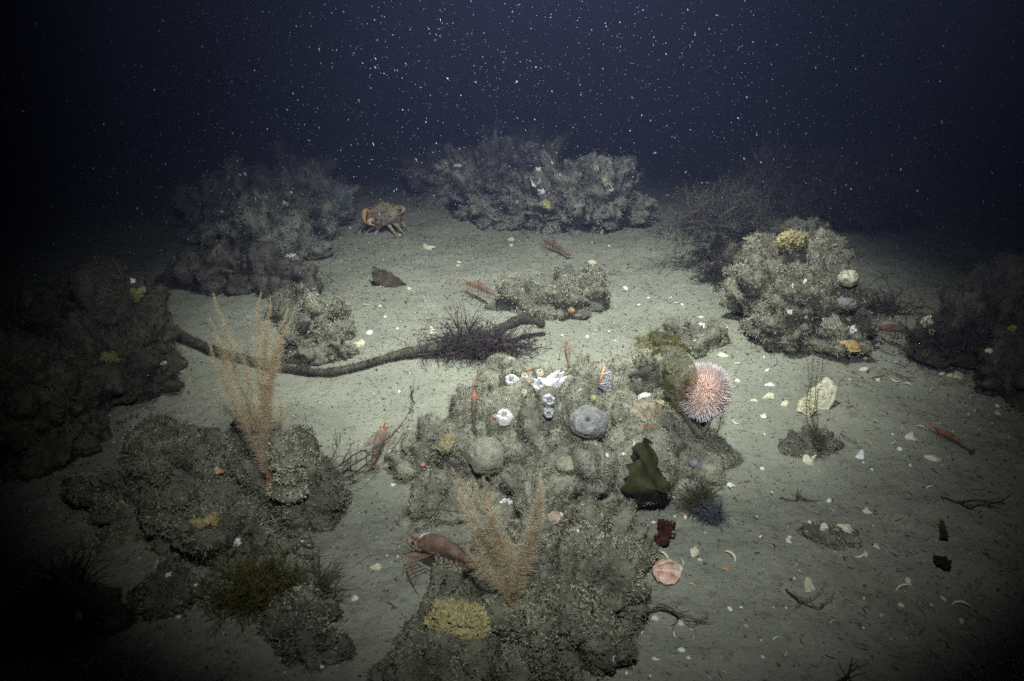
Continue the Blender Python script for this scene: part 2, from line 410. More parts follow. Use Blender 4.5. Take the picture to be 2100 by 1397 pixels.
boulder('shadowed_mound', 'dark rubble mound at the right edge behind the red shrimp', 'rock',
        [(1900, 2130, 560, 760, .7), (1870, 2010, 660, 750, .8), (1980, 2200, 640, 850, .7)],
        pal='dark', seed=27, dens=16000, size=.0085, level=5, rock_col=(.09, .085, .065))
boulder('weedy_stone', 'low dark stone with trailing weed between the far left outcrop and tall hydroids', 'rock',
        [(400, 560, 515, 600, .6), (500, 640, 525, 600, .6), (540, 670, 545, 612, .6)],
        pal='dark', seed=29, dens=12000, size=.009, level=5, rock_col=(.10, .095, .08))
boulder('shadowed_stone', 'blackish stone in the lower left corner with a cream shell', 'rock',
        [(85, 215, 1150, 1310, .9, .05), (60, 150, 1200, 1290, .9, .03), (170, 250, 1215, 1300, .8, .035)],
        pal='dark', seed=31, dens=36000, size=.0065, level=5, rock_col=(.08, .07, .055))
boulder('shelly_stone', 'small dark clump with shells just below the wide left boulder', 'rock',
        [(300, 400, 1165, 1265, .9, .028), (370, 430, 1180, 1230, .8, .02), (330, 385, 1150, 1195, .8, .018)],
        pal='silt', seed=33, dens=40000, size=.006, level=5, rock_col=(.11, .1, .075))
boulder('turf_stone', 'dark turfy stone at bottom left carrying small white shells', 'rock',
        [(560, 660, 1265, 1355, .9, .030), (610, 705, 1285, 1370, .8, .028), (545, 610, 1235, 1300, .8, .02), (580, 690, 1230, 1290, .7, .018)],
        pal='silt', seed=35, dens=42000, size=.006, level=5, rock_col=(.11, .1, .08))
boulder('cobble', 'small oblong cobble with a pale shell crust lying on the right silt', 'rock',
        [(1668, 1735, 1080, 1126, .7, .024), (1710, 1756, 1078, 1118, .8, .020)], pal='silt', seed=37, dens=36000, size=.005, level=5, rock_col=(.19, .18, .14))
boulder('weed_holdfast', 'small fuzzy clump under the cream oyster shell at right', 'rock',
        [(1612, 1680, 880, 930, .9, .012), (1660, 1720, 890, 932, .8, .010), (1640, 1690, 868, 905, .8, .012)], pal='silt', seed=39, dens=30000, size=.006, level=4, rock_col=(.16, .15, .12))

# one tree of every surface for placing things upon
off = 0; VV = []; FF = []
for V_, F_ in BV: VV.append(V_); FF.append(F_ + off); off += len(V_)
VV = np.concatenate(VV); FF = np.concatenate(FF)
TREE = BVHTree.FromPolygons(VV.tolist(), FF.tolist()); del VV, FF
def hit(px, py):
    d = Vector(ray(px, py)).normalized()
    loc, nrm, _, _ = TREE.ray_cast(Vector((0, 0, CAM_H)), d)
    if loc is None: return at(px, py), Vector((0, 0, 1))
    if nrm.z < 0: nrm = -nrm
    return loc, nrm
def frame(nrm, spin=0.0):
    """rotation whose z follows nrm"""
    return nrm.to_track_quat('Z', 'Y').to_matrix() @ Matrix.Rotation(spin, 3, 'Z')


# ================================================================== living things and loose things
def local(o_loc, rot):
    """maps local points into the world"""
    def f(P): return (np.asarray(P, float) @ np.array(rot).T) + np.array(o_loc)
    return f
def mcol(base, n, var=.15, rg=rng): return np.clip(np.array(base) * rg.uniform(1 - var, 1 + var, (n, 1)), 0, 1)

# ---- feathery hydroids: tall stems carrying whorls of fine hairs
def hydroid(label, base_px, stems, Yjit=.05, col=(.70, .40, .20), hair=(.72, .63, .45), hl=.0085, r0=.00075, seed=1, whorl=.0024, hw=.00020, group='tall feathery hydroids'):
    rg = np.random.default_rng(seed); b, nrm = hit(*base_px); o = thing('hydroid', label, 'hydroid', b, group)
    for k, st in enumerate(stems):
        Y1 = b.y + rg.uniform(-.3, 1) * Yjit; m = len(st); pts = []
        for i, (px, py) in enumerate(st):
            f = (i + 1) / m; pts.append(atY(px, py, b.y + (Y1 - b.y) * f))
        root = b + Vector((rg.uniform(-.008, .008), rg.uniform(-.006, .006), -.004))
        if len(st[0]) and k >= 0: pts = [root] + pts
        C = curve(pts, 44); n = len(C)
        C = C + .0016 * np.stack([vnoise(np.stack([np.arange(n) * .35, np.full(n, k * 3.1), np.full(n, c)], 1), seed) for c in range(3)], 1)
        mb = MB(); t = np.linspace(0, 1, n)[:, None]
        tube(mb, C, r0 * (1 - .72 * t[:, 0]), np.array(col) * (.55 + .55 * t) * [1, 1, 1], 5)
        seg = np.linalg.norm(np.diff(C, axis=0), axis=1); L = seg.sum(); nw = int(L / whorl); tt = np.linspace(.12, .985, nw)
        cum = np.concatenate([[0], np.cumsum(seg)]) / L
        P = np.stack([np.interp(tt, cum, C[:, c]) for c in range(3)], 1); T = np.gradient(P, axis=0); T /= np.linalg.norm(T, axis=1, keepdims=True) + 1e-9
        s_ = o
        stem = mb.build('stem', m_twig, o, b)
        hb_ = MB(); reps = 22
        P = np.repeat(P, reps, 0); T = np.repeat(T, reps, 0); q = rg.normal(size=P.shape); q -= T * (q * T).sum(1, keepdims=True); q /= np.linalg.norm(q, axis=1, keepdims=True)
        prof = np.repeat(np.clip(np.sin(np.pi * np.clip(tt, .05, 1) ** .8) * 1.25 + .12, .2, 1), reps)
        strands(hb_, P, q + T * .55 + [0, 0, .1], hl * prof * rg.uniform(.6, 1.5, len(P)), hw, mcol(hair, len(P), .25, rg), .9, rg)
        hb_.build('hair_fringe', m_hair, stem, (0, 0, 0)).location = (-b if False else Vector((0, 0, 0)))
        ho = stem.children[0]; ho.location = -b
    return o
hydroid('tallest orange feathery hydroid colony rising from the wide left boulder', (556, 1000),
        [[(545, 900), (520, 860), (487, 780), (465, 690), (437, 600)], [(535, 890), (500, 850), (470, 780), (455, 720), (430, 650)],
         [(545, 900), (535, 850), (530, 760), (527, 690), (535, 597)], [(552, 900), (545, 850), (548, 760), (546, 690), (556, 605)],
         [(552, 880), (548, 820), (562, 740), (572, 690), (590, 632)], [(556, 880), (556, 800), (570, 720), (585, 680), (606, 640)],
         [(540, 890), (515, 865), (480, 850), (450, 835), (408, 803)], [(548, 900), (530, 860), (512, 800), (500, 745), (472, 690)],
         [(560, 940), (580, 900), (577, 850), (572, 810)], [(545, 880), (540, 820), (560, 760), (563, 720), (566, 672)],
         [(500, 870), (470, 810), (452, 760), (440, 735), (425, 700)], [(575, 970), (610, 945), (590, 910), (573, 880)],
         [(548, 905), (540, 840), (538, 770), (545, 720), (548, 660)]], .07, seed=4, hl=.0125)
hydroid('orange feathery hydroid colony of four tall stems on the low front boulder', (1052, 1240),
        [[(1040, 1180), (1025, 1120), (1000, 1070), (970, 1020), (925, 962)], [(1045, 1180), (1030, 1120), (1010, 1070), (995, 1035), (975, 990)],
         [(1062, 1190), (1085, 1130), (1098, 1070), (1108, 1020), (1108, 970)], [(1065, 1200), (1090, 1150), (1100, 1100), (1112, 1040), (1118, 1000)],
         [(1035, 1200), (1010, 1170), (985, 1130), (965, 1080), (940, 1020)], [(1042, 1190), (1022, 1140), (990, 1085), (960, 1040), (932, 985)], [(1060, 1190), (1075, 1140), (1090, 1090), (1100, 1040), (1112, 985)], [(1040, 1190), (1035, 1140), (1018, 1085), (1003, 1030), (990, 975)], [(1030, 1205), (1000, 1185), (975, 1160), (955, 1120)], [(1058, 1190), (1048, 1140), (1046, 1100)]], .05, seed=9, hl=.0120, col=(.62, .36, .19), hair=(.66, .58, .42))
hydroid('thin faded hydroid colony in front of the cream oyster shell', (1672, 900),
        [[(1664, 860), (1662, 800), (1668, 740), (1664, 665)], [(1676, 850), (1672, 800), (1680, 740), (1690, 690)], [(1658, 870), (1655, 820), (1660, 770), (1650, 720)],
         [(1668, 860), (1680, 800), (1688, 750), (1680, 700)]], .03, seed=12, hl=.006, col=(.22, .17, .10), hair=(.22, .20, .13), r0=.0006, hw=.0002, whorl=.006)
hydroid('short bent hydroid sprig on the right slope of the pink urchin', (1462, 905),
        [[(1455, 880), (1452, 850), (1462, 828), (1470, 800)], [(1470, 890), (1478, 860), (1482, 838)], [(1440, 880), (1425, 850), (1400, 815), (1368, 775)], [(1432, 890), (1405, 850), (1385, 812), (1380, 780)]],
        .02, seed=14, hl=.005, col=(.30, .27, .16), hair=(.38, .36, .25), r0=.0009)

# ---- a lumpy turf-coated stalk beside the left hydroids
def lump_stack(name, label, cat, pts, rads, pal, seed, group=None):
    rg = np.random.default_rng(seed); b = Vector(pts[0]); C = curve(pts, 24); r = np.interp(np.linspace(0, 1, 24), np.linspace(0, 1, len(rads)), rads)
    rb = MB(); tube(rb, C, r * (1 + .25 * rg.uniform(-1, 1, 24)), (.16, .15, .11), 12); V, F, _ = rb.arr()
    o = thing(name, label, cat, b, group); rb.build('core', m_rock, o, b)
    tb = MB(); V2, F2 = V, F; turf(tb, V2, F2, pal, 90000, .0055, seed, .45, .1); t = tb.build('turf', m_turf, o, b, smooth=False); t['kind'] = 'stuff'; return o
b0, _ = hit(590, 1010)
lump_stack('overgrown_stalk', 'stubby upright stalk caked in pale turf beside the tallest hydroids', 'sponge stalk',
           [b0, atY(592, 960, b0.y), atY(573, 910, b0.y + .01), atY(560, 868, b0.y + .015)], [.022, .018, .014, .007], 'beige', 5)

# ---- kelp stalk lying over the silt with a tuft of red weed
def path_on_ground(pix, lifts):
    return [at(px, py, l) for (px, py), l in zip(pix, lifts)]
kp = path_on_ground([(235, 640), (330, 668), (420, 712), (520, 742), (595, 757), (665, 764), (725, 754), (790, 735), (850, 720), (905, 712), (960, 700), (1010, 686), (1042, 668), (1070, 657), (1098, 659), (1114, 667)],
                    [.02, .015, .012, .010, .008, .008, .008, .010, .016, .022, .026, .030, .042, .046, .036, .024])
mb = MB(); C = curve(kp, 110); n = len(C); rr = np.interp(np.linspace(0, 1, n), [0, .3, .45, .6, .75, 1], [.011, .0068, .0068, .0100, .0092, .0088]) * (1 + .22 * fbm(np.stack([np.arange(n) * .3, np.zeros(n), np.zeros(n)], 1), 2, 4))
kc = np.array([.082, .072, .055]) * (1 + .5 * fbm(np.stack([np.arange(n) * .22, np.ones(n), np.zeros(n)], 1), 3, 8))[:, None]
tube(mb, C, rr, kc, 12)
ko = thing('kelp_stalk', 'long brown kelp stalk curving across the silt behind the centre boulder', 'kelp', kp[6])
mb.build('stalk', m_crab, ko, kp[6])
fz = MB(); Vk, Fk, _ = mb.arr(); turf(fz, Vk, Fk, 'dark', 110000, .0045, 3, .7, .1); f_ = fz.build('growth', m_turf, ko, kp[6], smooth=False); f_['kind'] = 'stuff'

def bush(name, label, cat, base, n, L, spread, lean, col, w=.0009, seed=1, mat=None, kids=3, squash=1.0, group=None, foot=(.25, .18, .05), curl=.16):
    """bushy weed: curved threads forking from a base"""
    rg = np.random.default_rng(seed); mb = MB(); base = Vector(base)
    for _ in range(n):
        th = rg.uniform(0, 2 * math.pi); el = rg.uniform(.0, 1.0) ** .8
        d = np.array([math.cos(th) * spread * el, math.sin(th) * spread * el * .8, (1 - .35 * el) * squash]) + np.array(lean); d /= np.linalg.norm(d)
        l = L * rg.uniform(.45, 1.1); P = [np.array(base) + rg.normal(size=3) * np.array(foot) * L * .35]; nn = 7
        tw = rg.normal(size=3) * curl
        for _i in range(nn):
            d = d + tw + rg.normal(size=3) * curl * .9 + np.array([0, 0, -.05]); d /= np.linalg.norm(d); P.append(P[-1] + d * l / nn)
        P = np.array(P); c = np.array(col) * rg.uniform(.7, 1.3)
        tube(mb, P, np.linspace(w, w * .35, len(P)), c, 4)
        for _k in range(kids):
            i = rg.integers(2, nn); dd = d + rg.normal(size=3) * .7; dd /= np.linalg.norm(dd); ll = l * rg.uniform(.2, .45); Q = [P[i]]
            for _i in range(3): dd = dd + rg.normal(size=3) * .25; dd /= np.linalg.norm(dd); Q.append(Q[-1] + dd * ll / 3)
            tube(mb, Q, np.linspace(w * .6, w * .2, 4), c, 3)
    o = mb.build(name, mat or m_twig, None, base); return tag(o, label, cat, group)
bush('red_weed', 'dark reddish bushy weed growing on the kelp stalk', 'seaweed', at(985, 712, .012), 760, .062, 1.9, (-.1, -.1, -.1), (.085, .068, .064), .0009, 3, None, 5, .6, None, (1.9, .9, .25), .3)
bush('red_weed_sprig', 'thin reddish weed strands at the left of the kelp tuft', 'seaweed', at(955, 705, .015), 46, .12, .9, (-.35, 0, .3), (.085, .06, .055), .0009, 6, None, 2, .7)

# ---- dark twiggy weeds
def twig_weed(name, label, paths, Yoff=0.0, r=.0010, col=(.085, .08, .06), side=3, seed=1, lift=.012, group=None, sl=.03):
    rg = np.random.default_rng(seed); mb = MB(); b = at(*paths[0][0], 0.004)
    for path in paths:
        m = len(path); P = [at(px, py, .003 + lift * math.sin(math.pi * (i + .3) / (m + .3))) for i, (px, py) in enumerate(path)]
        C = curve(P, 26); C += rg.normal(size=C.shape) * .0007
        tube(mb, C, np.linspace(r, r * .35, 26), np.array(col) * rg.uniform(.8, 1.3), 5)
        for _ in range(side):
            i = rg.integers(4, 23); d = (C[i + 2] - C[i]); d /= np.linalg.norm(d) + 1e-9; d = d + rg.normal(size=3) * [.5, .5, .35] + [0, 0, .12]; d /= np.linalg.norm(d); Q = [C[i]]; l = sl * rg.uniform(.5, 1.3)
            for _k in range(5): d = d + rg.normal(size=3) * .22; d /= np.linalg.norm(d); Q.append(Q[-1] + d * l / 5)
            Q = np.array(Q); Q[:, 2] = np.maximum(Q[:, 2], G(Q[:, 0], Q[:, 1]) + .001); tube(mb, Q, np.linspace(r * .6, r * .25, 6), np.array(col) * rg.uniform(.8, 1.3), 4)
    return tag(mb.build(name, m_twig, None, b), label, 'weed', group)
twig_weed('twiggy_weed', 'dark branching twiggy weed reaching from the left boulder towards the small shrimp',
          [[(640, 1015), (690, 975), (740, 945), (790, 905), (815, 880), (850, 828)], [(640, 1020), (700, 985), (745, 958), (800, 900), (835, 855)],
           [(648, 1000), (670, 960), (690, 920), (688, 880)], [(655, 990), (700, 950), (725, 905)], [(640, 1005), (655, 950), (645, 905), (640, 872)],
           [(680, 975), (720, 965), (735, 975)], [(690, 960), (740, 925), (762, 935)], [(850, 828), (843, 812), (850, 800)]], side=6, seed=3, lift=.035, r=.0015)
twig_weed('twiggy_weed', 'flattened dark twigs trailing on the silt right of the left boulder',
          [[(640, 1020), (660, 1050), (645, 1075), (635, 1092)], [(655, 1010), (690, 1035), (665, 1060), (640, 1085)], [(670, 1015), (700, 1025), (690, 1045)],
           [(560, 1120), (558, 1150), (580, 1145), (590, 1125)], [(600, 1130), (625, 1140), (648, 1138)], [(640, 1000), (700, 990), (740, 968)]], side=4, seed=5, lift=.01)
twig_weed('twiggy_weed', 'thin wavy weed strand lying at the far lower right', [[(1930, 1018), (1965, 1028), (2000, 1025), (2045, 1030), (2075, 1012)], [(1965, 1028), (1985, 1040), (2010, 1034), (2040, 1040)]], side=5, seed=7, r=.0013, lift=.004)
twig_weed('twiggy_weed', 'dark weed strand running off the right foot of the front boulder', [[(1325, 1262), (1360, 1240), (1395, 1262), (1450, 1275)], [(1330, 1255), (1370, 1250), (1420, 1280), (1455, 1262)]], side=6, seed=9, r=.0011, lift=.008)
twig_weed('twiggy_weed', 'dark forked twig poking up at the bottom edge right of centre', [[(1720, 1400), (1740, 1380), (1748, 1350)], [(1745, 1400), (1740, 1385)], [(1735, 1392), (1715, 1398)]], side=2, seed=11, r=.0015, lift=.02)
twig_weed('twiggy_weed', 'straight dark needle-like twig right of the fuzzy clump', [[(1722, 888), (1745, 903), (1770, 921)]], side=0, seed=13, r=.0009, lift=.004)
twig_weed('twiggy_weed', 'short dark curled twigs on the right silt near the fallen orange shell', [[(1790, 776), (1805, 772), (1820, 773)], [(1836, 767), (1858, 773), (1880, 776)]], side=1, seed=15, r=.0012, lift=.004)
twig_weed('twiggy_weed', 'curved dark twig beneath the half-buried shell at lower right', [[(1612, 1208), (1640, 1232), (1680, 1246), (1686, 1236)]], side=4, seed=17, r=.0012, lift=.004)
twig_weed('twiggy_weed', 'tangle of hair-thin weed strands between the kelp stalk and the far left outcrop', [[(545, 520), (600, 540), (660, 560), (700, 590)], [(560, 510), (590, 560), (640, 600), (660, 640)], [(520, 560), (580, 575), (640, 585), (690, 560)], [(600, 520), (640, 530), (680, 520), (700, 500)], [(560, 590), (600, 620), (650, 640)]], side=9, seed=19, r=.0012, lift=.03, sl=.07)
twig_weed('twiggy_weed', 'small bent twig with a fine fork on the left of the low front boulder', [[(600, 1200), (635, 1198), (680, 1212), (700, 1200)], [(660, 1190), (655, 1160), (652, 1145)], [(655, 1180), (640, 1160)]], side=6, seed=21, r=.001, lift=.02)
twig_weed('twiggy_weed', 'thin forked strand lying on the silt beside the cobble', [[(1600, 1020), (1625, 1026), (1650, 1020)], [(1630, 1026), (1640, 1018), (1655, 1026)]], side=3, seed=23, r=.0011, lift=.003)
bush('olive_weed', 'dark olive feathery weed bush below the wide left boulder', 'seaweed', at(540, 1225, .004), 420, .062, 1.0, (0, 0, .1), (.11, .10, .035), .0007, 8, None, 5, .9, None, (1.0, .7, .2), .26)
bush('olive_weed', 'sparse brown sprig of weed right of the olive bush', 'seaweed', at(650, 1225, .002), 60, .06, .8, (.05, 0, .3), (.10, .095, .06), .0007, 9, None, 3, 1.0)
bush('brown_weed', 'faint wispy brown weed standing in the lower left corner', 'seaweed', at(150, 1230, .01), 90, .08, .9, (0, 0, .3), (.07, .05, .03), .001, 10)
bush('green_weed', 'blurred soft green weed tuft trailing right below the centre boulder', 'seaweed', at(1440, 1050, .003), 190, .055, .55, (-.35, .55, .55), (.10, .10, .06), .0007, 12, None, 4, 1.0)
bush('grey_weed', 'bluish grey bristly tuft beside the soft green weed', 'seaweed', at(1462, 1072, .002), 170, .036, .5, (.0, .5, .5), (.12, .125, .14), .0006, 13, None, 3, 1.0)
bush('tangled_weed', 'wispy tangle of weed rooted below the fuzzy clump at right', 'seaweed', at(1665, 918, .004), 110, .040, 1.3, (0, 0, 0), (.13, .12, .085), .0007, 14, None, 3, .6)
bush('tangled_weed', 'shaggy dark weed on the right shoulder of the upper right boulder', 'seaweed', hit(1790, 640)[0], 160, .075, 1.2, (.3, 0, -.2), (.07, .055, .045), .0010, 15, None, 4, .6, None, (1.2, .8, .3), .3)
bush('tangled_weed', 'dark weed fringe under the left corner of the upper right boulder', 'seaweed', hit(1485, 560)[0], 170, .065, 1.2, (-.2, -.2, -.1), (.07, .06, .055), .0010, 16, None, 4, .6, None, (1.2, .8, .3), .3)
bush('tangled_weed', 'dark shaggy weed mass hanging over the mound at the right edge', 'seaweed', at(1950, 700, .05), 200, .075, 1.3, (.0, -.1, -.1), (.07, .06, .05), .0010, 17, None, 4, .6, None, (1.6, .9, .3), .3)
for i, (px, py, l_) in enumerate([(1480, 470, 'leftmost'), (1570, 440, 'second'), (1660, 430, 'third'), (1760, 430, 'rightmost')]):
    bush('upright_weed', l_ + ' dim bushy weed standing along the ridge behind the upper right boulder', 'seaweed', hit(px, py)[0], 420, .12, 1.2, (0, 0, .25), (.11, .10, .085), .0012, 30 + i, None, 5, 1.0, 'bushy weeds on the far ridge', (1.4, .8, .3), .28)

# ---- seaweed blades
def blade(name, label, pix, ys_, wid, col, seed, mat, ruff=.006, side=(0, 0, 1), thick=.0006, group=None, free=False, edge=.18):
    rg = np.random.default_rng(seed); pts = [atY(px, py, Y_) for (px, py), Y_ in zip(pix, ys_)]; C = curve(pts, 30); w_ = np.interp(np.linspace(0, 1, 30), np.linspace(0, 1, len(wid)), wid)
    T = np.gradient(C, axis=0); T /= np.linalg.norm(T, axis=1, keepdims=True); sd = np.cross(T, side); sd /= np.linalg.norm(sd, axis=1, keepdims=True) + 1e-9
    nn = np.cross(sd, T); nv = 15; v = np.linspace(-1, 1, nv); G_ = []
    jag = 1 + edge * fbm(np.stack([np.arange(30) * .8, np.zeros(30), np.full(30, seed)], 1), 2, seed); jag2 = 1 + edge * fbm(np.stack([np.arange(30) * .7, np.ones(30) * 9, np.full(30, seed)], 1), 2, seed)
    for i in range(30):
        for q in v:
            ww = w_[i] * (jag[i] if q > 0 else jag2[i]); p = C[i] + sd[i] * q * ww
            G_.append(p + nn[i] * ruff * (abs(q) ** 1.3) * math.sin(i * .9 + q * 2.2 + seed))
    A = np.array(G_); A = A + .25 * ruff * fbm(A / .02, 2, seed)[:, None] * np.repeat(nn, nv, 0); F = quads(30, nv); N_ = np.repeat(nn, nv, 0) * thick
    mb = MB(); c = mcol(col, len(A), .0); c = c * (1 + .5 * fbm(A / .012, 3, seed))[:, None]
    m = len(A); rim = []
    idx = [i * nv for i in range(30)] + [29 * nv + k for k in range(1, nv)] + [i * nv + nv - 1 for i in range(28, -1, -1)] + [k for k in range(nv - 2, 0, -1)]
    for a_, b_ in zip(idx, idx[1:] + idx[:1]): rim += [(a_, b_, b_ + m), (a_, b_ + m, a_ + m)]
    mb.add(np.concatenate([A + N_ / 2, A - N_ / 2]), np.concatenate([F, F[:, ::-1] + m, rim]), np.concatenate([c, c]))
    o = tag(mb.build(name, mat, None, tuple(pts[0])), label, 'seaweed', group)
    if mat is m_film:
        fb = MB(); Vb, Fb, _ = mb.arr(); turf(fb, Vb, Fb, 'frond', 5500, .007, seed, .9, .1, 1.3)
        if fb.n: f_ = fb.build('fringe', m_turf, o, tuple(pts[0]), smooth=False); f_['kind'] = 'stuff'
    return o
yb0 = hit(1405, 852)[0].y; yb = yb0 - .05
blade('olive_seaweed', 'translucent olive green seaweed blade draped over the left side of the pink urchin', [(1405, 852), (1385, 800), (1392, 760), (1370, 715), (1345, 702), (1305, 698)], [yb0, yb, yb - .005, yb, yb + .03, yb + .06],
      [.010, .022, .022, .020, .016, .004], (.20, .18, .05), 4, m_film, .016, (0, -1, .3), .0006, None, False, .55)
blade('olive_seaweed', 'short greyish olive seaweed blade left of the urchin', [(1375, 800), (1345, 775), (1308, 752)], [yb, yb + .01, yb + .02], [.010, .010, .003], (.12, .13, .08), 6, m_film, .009, (0, -1, .3), .0006, None, False, .5)
yc = hit(1330, 935)[0].y
blade('olive_seaweed', 'wide dark olive seaweed blade hanging below the centre boulder onto the silt', [(1352, 925), (1335, 965), (1322, 1005), (1300, 1048)], [yc + .01, yc - .03, yc - .06, at(1300, 1048).y], [.030, .038, .032, .005], (.085, .078, .032), 8, m_weed, .006, (.15, -1, .3), .0006, None, False, .32)
gb_ = at(790, 588)
blade('brown_seaweed', 'flat brown scrap of seaweed standing on the silt below the crab', [(765, 548), (778, 566), (800, 578), (832, 588)], [gb_.y + .02, gb_.y + .01, gb_.y, gb_.y - .005], [.003, .020, .021, .007], (.15, .12, .085), 10, m_weed, .003, (0, -1, .3), .0012)

def frond(name, label, cpx, lobes, col, seed, scale=1.0, cat='seaweed'):
    """small flat weed cut into lobes, lying tilted on the silt"""
    rg = np.random.default_rng(seed); b = at(*cpx, .002); mb = MB()
    for pts, w0 in lobes:
        P = [at(px, py, .005 + .010 * abs(math.sin(i * 1.3 + seed))) for i, (px, py) in enumerate(pts)]; C = curve(P, 14); T = np.gradient(C, axis=0); T /= np.linalg.norm(T, axis=1, keepdims=True)
        sd = np.cross(T, [0, 0, 1.0]); sd /= np.linalg.norm(sd, axis=1, keepdims=True); w_ = w0 * np.interp(np.linspace(0, 1, 14), [0, .25, .8, 1], [.8, 1, .75, .15]) * rg.uniform(.7, 1.3, 14); A = []
        for i in range(14):
            for q in np.linspace(-1, 1, 7): A.append(C[i] + sd[i] * q * w_[i] + np.array([0, 0, .003 * abs(q) * math.sin(i * 1.7 + q)]))
        A = np.array(A); m = len(A); F = quads(14, 7); mb.add(np.concatenate([A, A - [0, 0, .0008]]), np.concatenate([F, F[:, ::-1] + m]), mcol(col, 2 * m, .25, rg))
    return tag(mb.build(name, m_weed, None, b), label, cat)
frond('red_frond', 'small dark red lobed seaweed lying right of the front boulder', (1362, 1090), [([(1350, 1117), (1360, 1095), (1358, 1075), (1352, 1064)], .008), ([(1360, 1095), (1372, 1080), (1386, 1073)], .006), ([(1360, 1098), (1375, 1095), (1387, 1096)], .005), ([(1356, 1105), (1346, 1100), (1340, 1104)], .006), ([(1358, 1080), (1366, 1070), (1380, 1070)], .005), ([(1356, 1108), (1366, 1112), (1372, 1106)], .005)], (.10, .035, .028), 3)
frond('green_frond', 'small limp green seaweed scrap on the right silt', (1932, 1090), [([(1938, 1102), (1934, 1085), (1930, 1066)], .006)], (.07, .09, .03), 5)
frond('dark_scrap', 'small blackish scrap of weed on the right silt', (1935, 1150), [([(1925, 1140), (1938, 1155), (1950, 1166)], .010)], (.05, .045, .035), 6)

# ---- sea urchin
def urchin(px, py, R_, label):
    p, nrm = hit(px, py); Y_ = p.y; c = atY(1444, 804, Y_); o = thing('sea_urchin', label, 'sea urchin', (c.x, c.y, c.z - R_ * .8))
    b = Vector(o.location); axis = Vector((-.35, -.62, .55)).normalized(); Rm = np.array(frame(axis, .3)); rg = np.random.default_rng(5)
    d, F = ico(5); sc = np.array([1, 1.08, .80]) * R_; V = d * sc
    th = np.arctan2(d[:, 1], d[:, 0]); band = .5 + .5 * np.cos(th * 10)
    V = V * (1 + .012 * (fbm(d * 26, 2, 3)))[:, None]
    col = np.array([.80, .50, .40]) + np.array([.0, .10, .10]) * band[:, None]
    W_ = V @ Rm.T + np.array(c); mb = MB(); mb.add(W_, F, np.clip(col, 0, 1)); mb.build('test', m_crab, o, b)
    n = 1700; k = np.arange(n) + .5; ph = np.arccos(1 - 2 * k / n); tt = math.pi * (1 + 5 ** .5) * k
    D = np.stack([np.cos(tt) * np.sin(ph), np.sin(tt) * np.sin(ph), np.cos(ph)], 1); P = (D * sc) @ Rm.T + np.array(c); N_ = (D / sc); N_ /= np.linalg.norm(N_, axis=1, keepdims=True); N_ = N_ @ Rm.T + rg.normal(size=(n, 3)) * .13
    N_ /= np.linalg.norm(N_, axis=1, keepdims=True)
    L = R_ * rg.uniform(.22, .42, n); r = .00085; sb = MB()
    u = np.cross(N_, [0.3, .2, 1.0]); u /= np.linalg.norm(u, axis=1, keepdims=True); v = np.cross(N_, u)
    rings = [P + r * (math.cos(a) * u + math.sin(a) * v) for a in (0, 2.094, 4.188)]
    mid = [P + N_ * L[:, None] * .7 + .75 * r * (math.cos(a) * u + math.sin(a) * v) for a in (0, 2.094, 4.188)]
    Vs = np.stack(rings + mid + [P + N_ * L[:, None]], 1).reshape(-1, 3); kk = np.arange(n)[:, None] * 7
    Fs = np.concatenate([kk + f for f in ([0, 1, 4], [0, 4, 3], [1, 2, 5], [1, 5, 4], [2, 0, 3], [2, 3, 5], [3, 4, 6], [4, 5, 6], [5, 3, 6])])
    cs = np.array([[.92, .74, .68]] * 3 + [[.97, .90, .90]] * 3 + [[1.0, 1.0, 1.0]]); sb.add(Vs, Fs, np.tile(cs, (n, 1)) * rg.uniform(.85, 1.08, (n * 7, 1)))
    s_ = sb.build('spines', m_spine, o, b, smooth=False); s_['kind'] = 'stuff'
    # tube feet, pale threads
    fb = MB(); q = rg.choice(n, 260); strands(fb, P[q], N_[q] + rg.normal(size=(260, 3)) * .3, R_ * rg.uniform(.3, .45, 260), .0005, (.75, .5, .42), 1.0, rg)
    f2 = fb.build('tube_feet', m_spine, o, b, smooth=False); f2['kind'] = 'stuff'
    return o
urchin(1430, 850, .0345, 'round pink urchin with white-tipped spines and orange centre on the centre boulder')

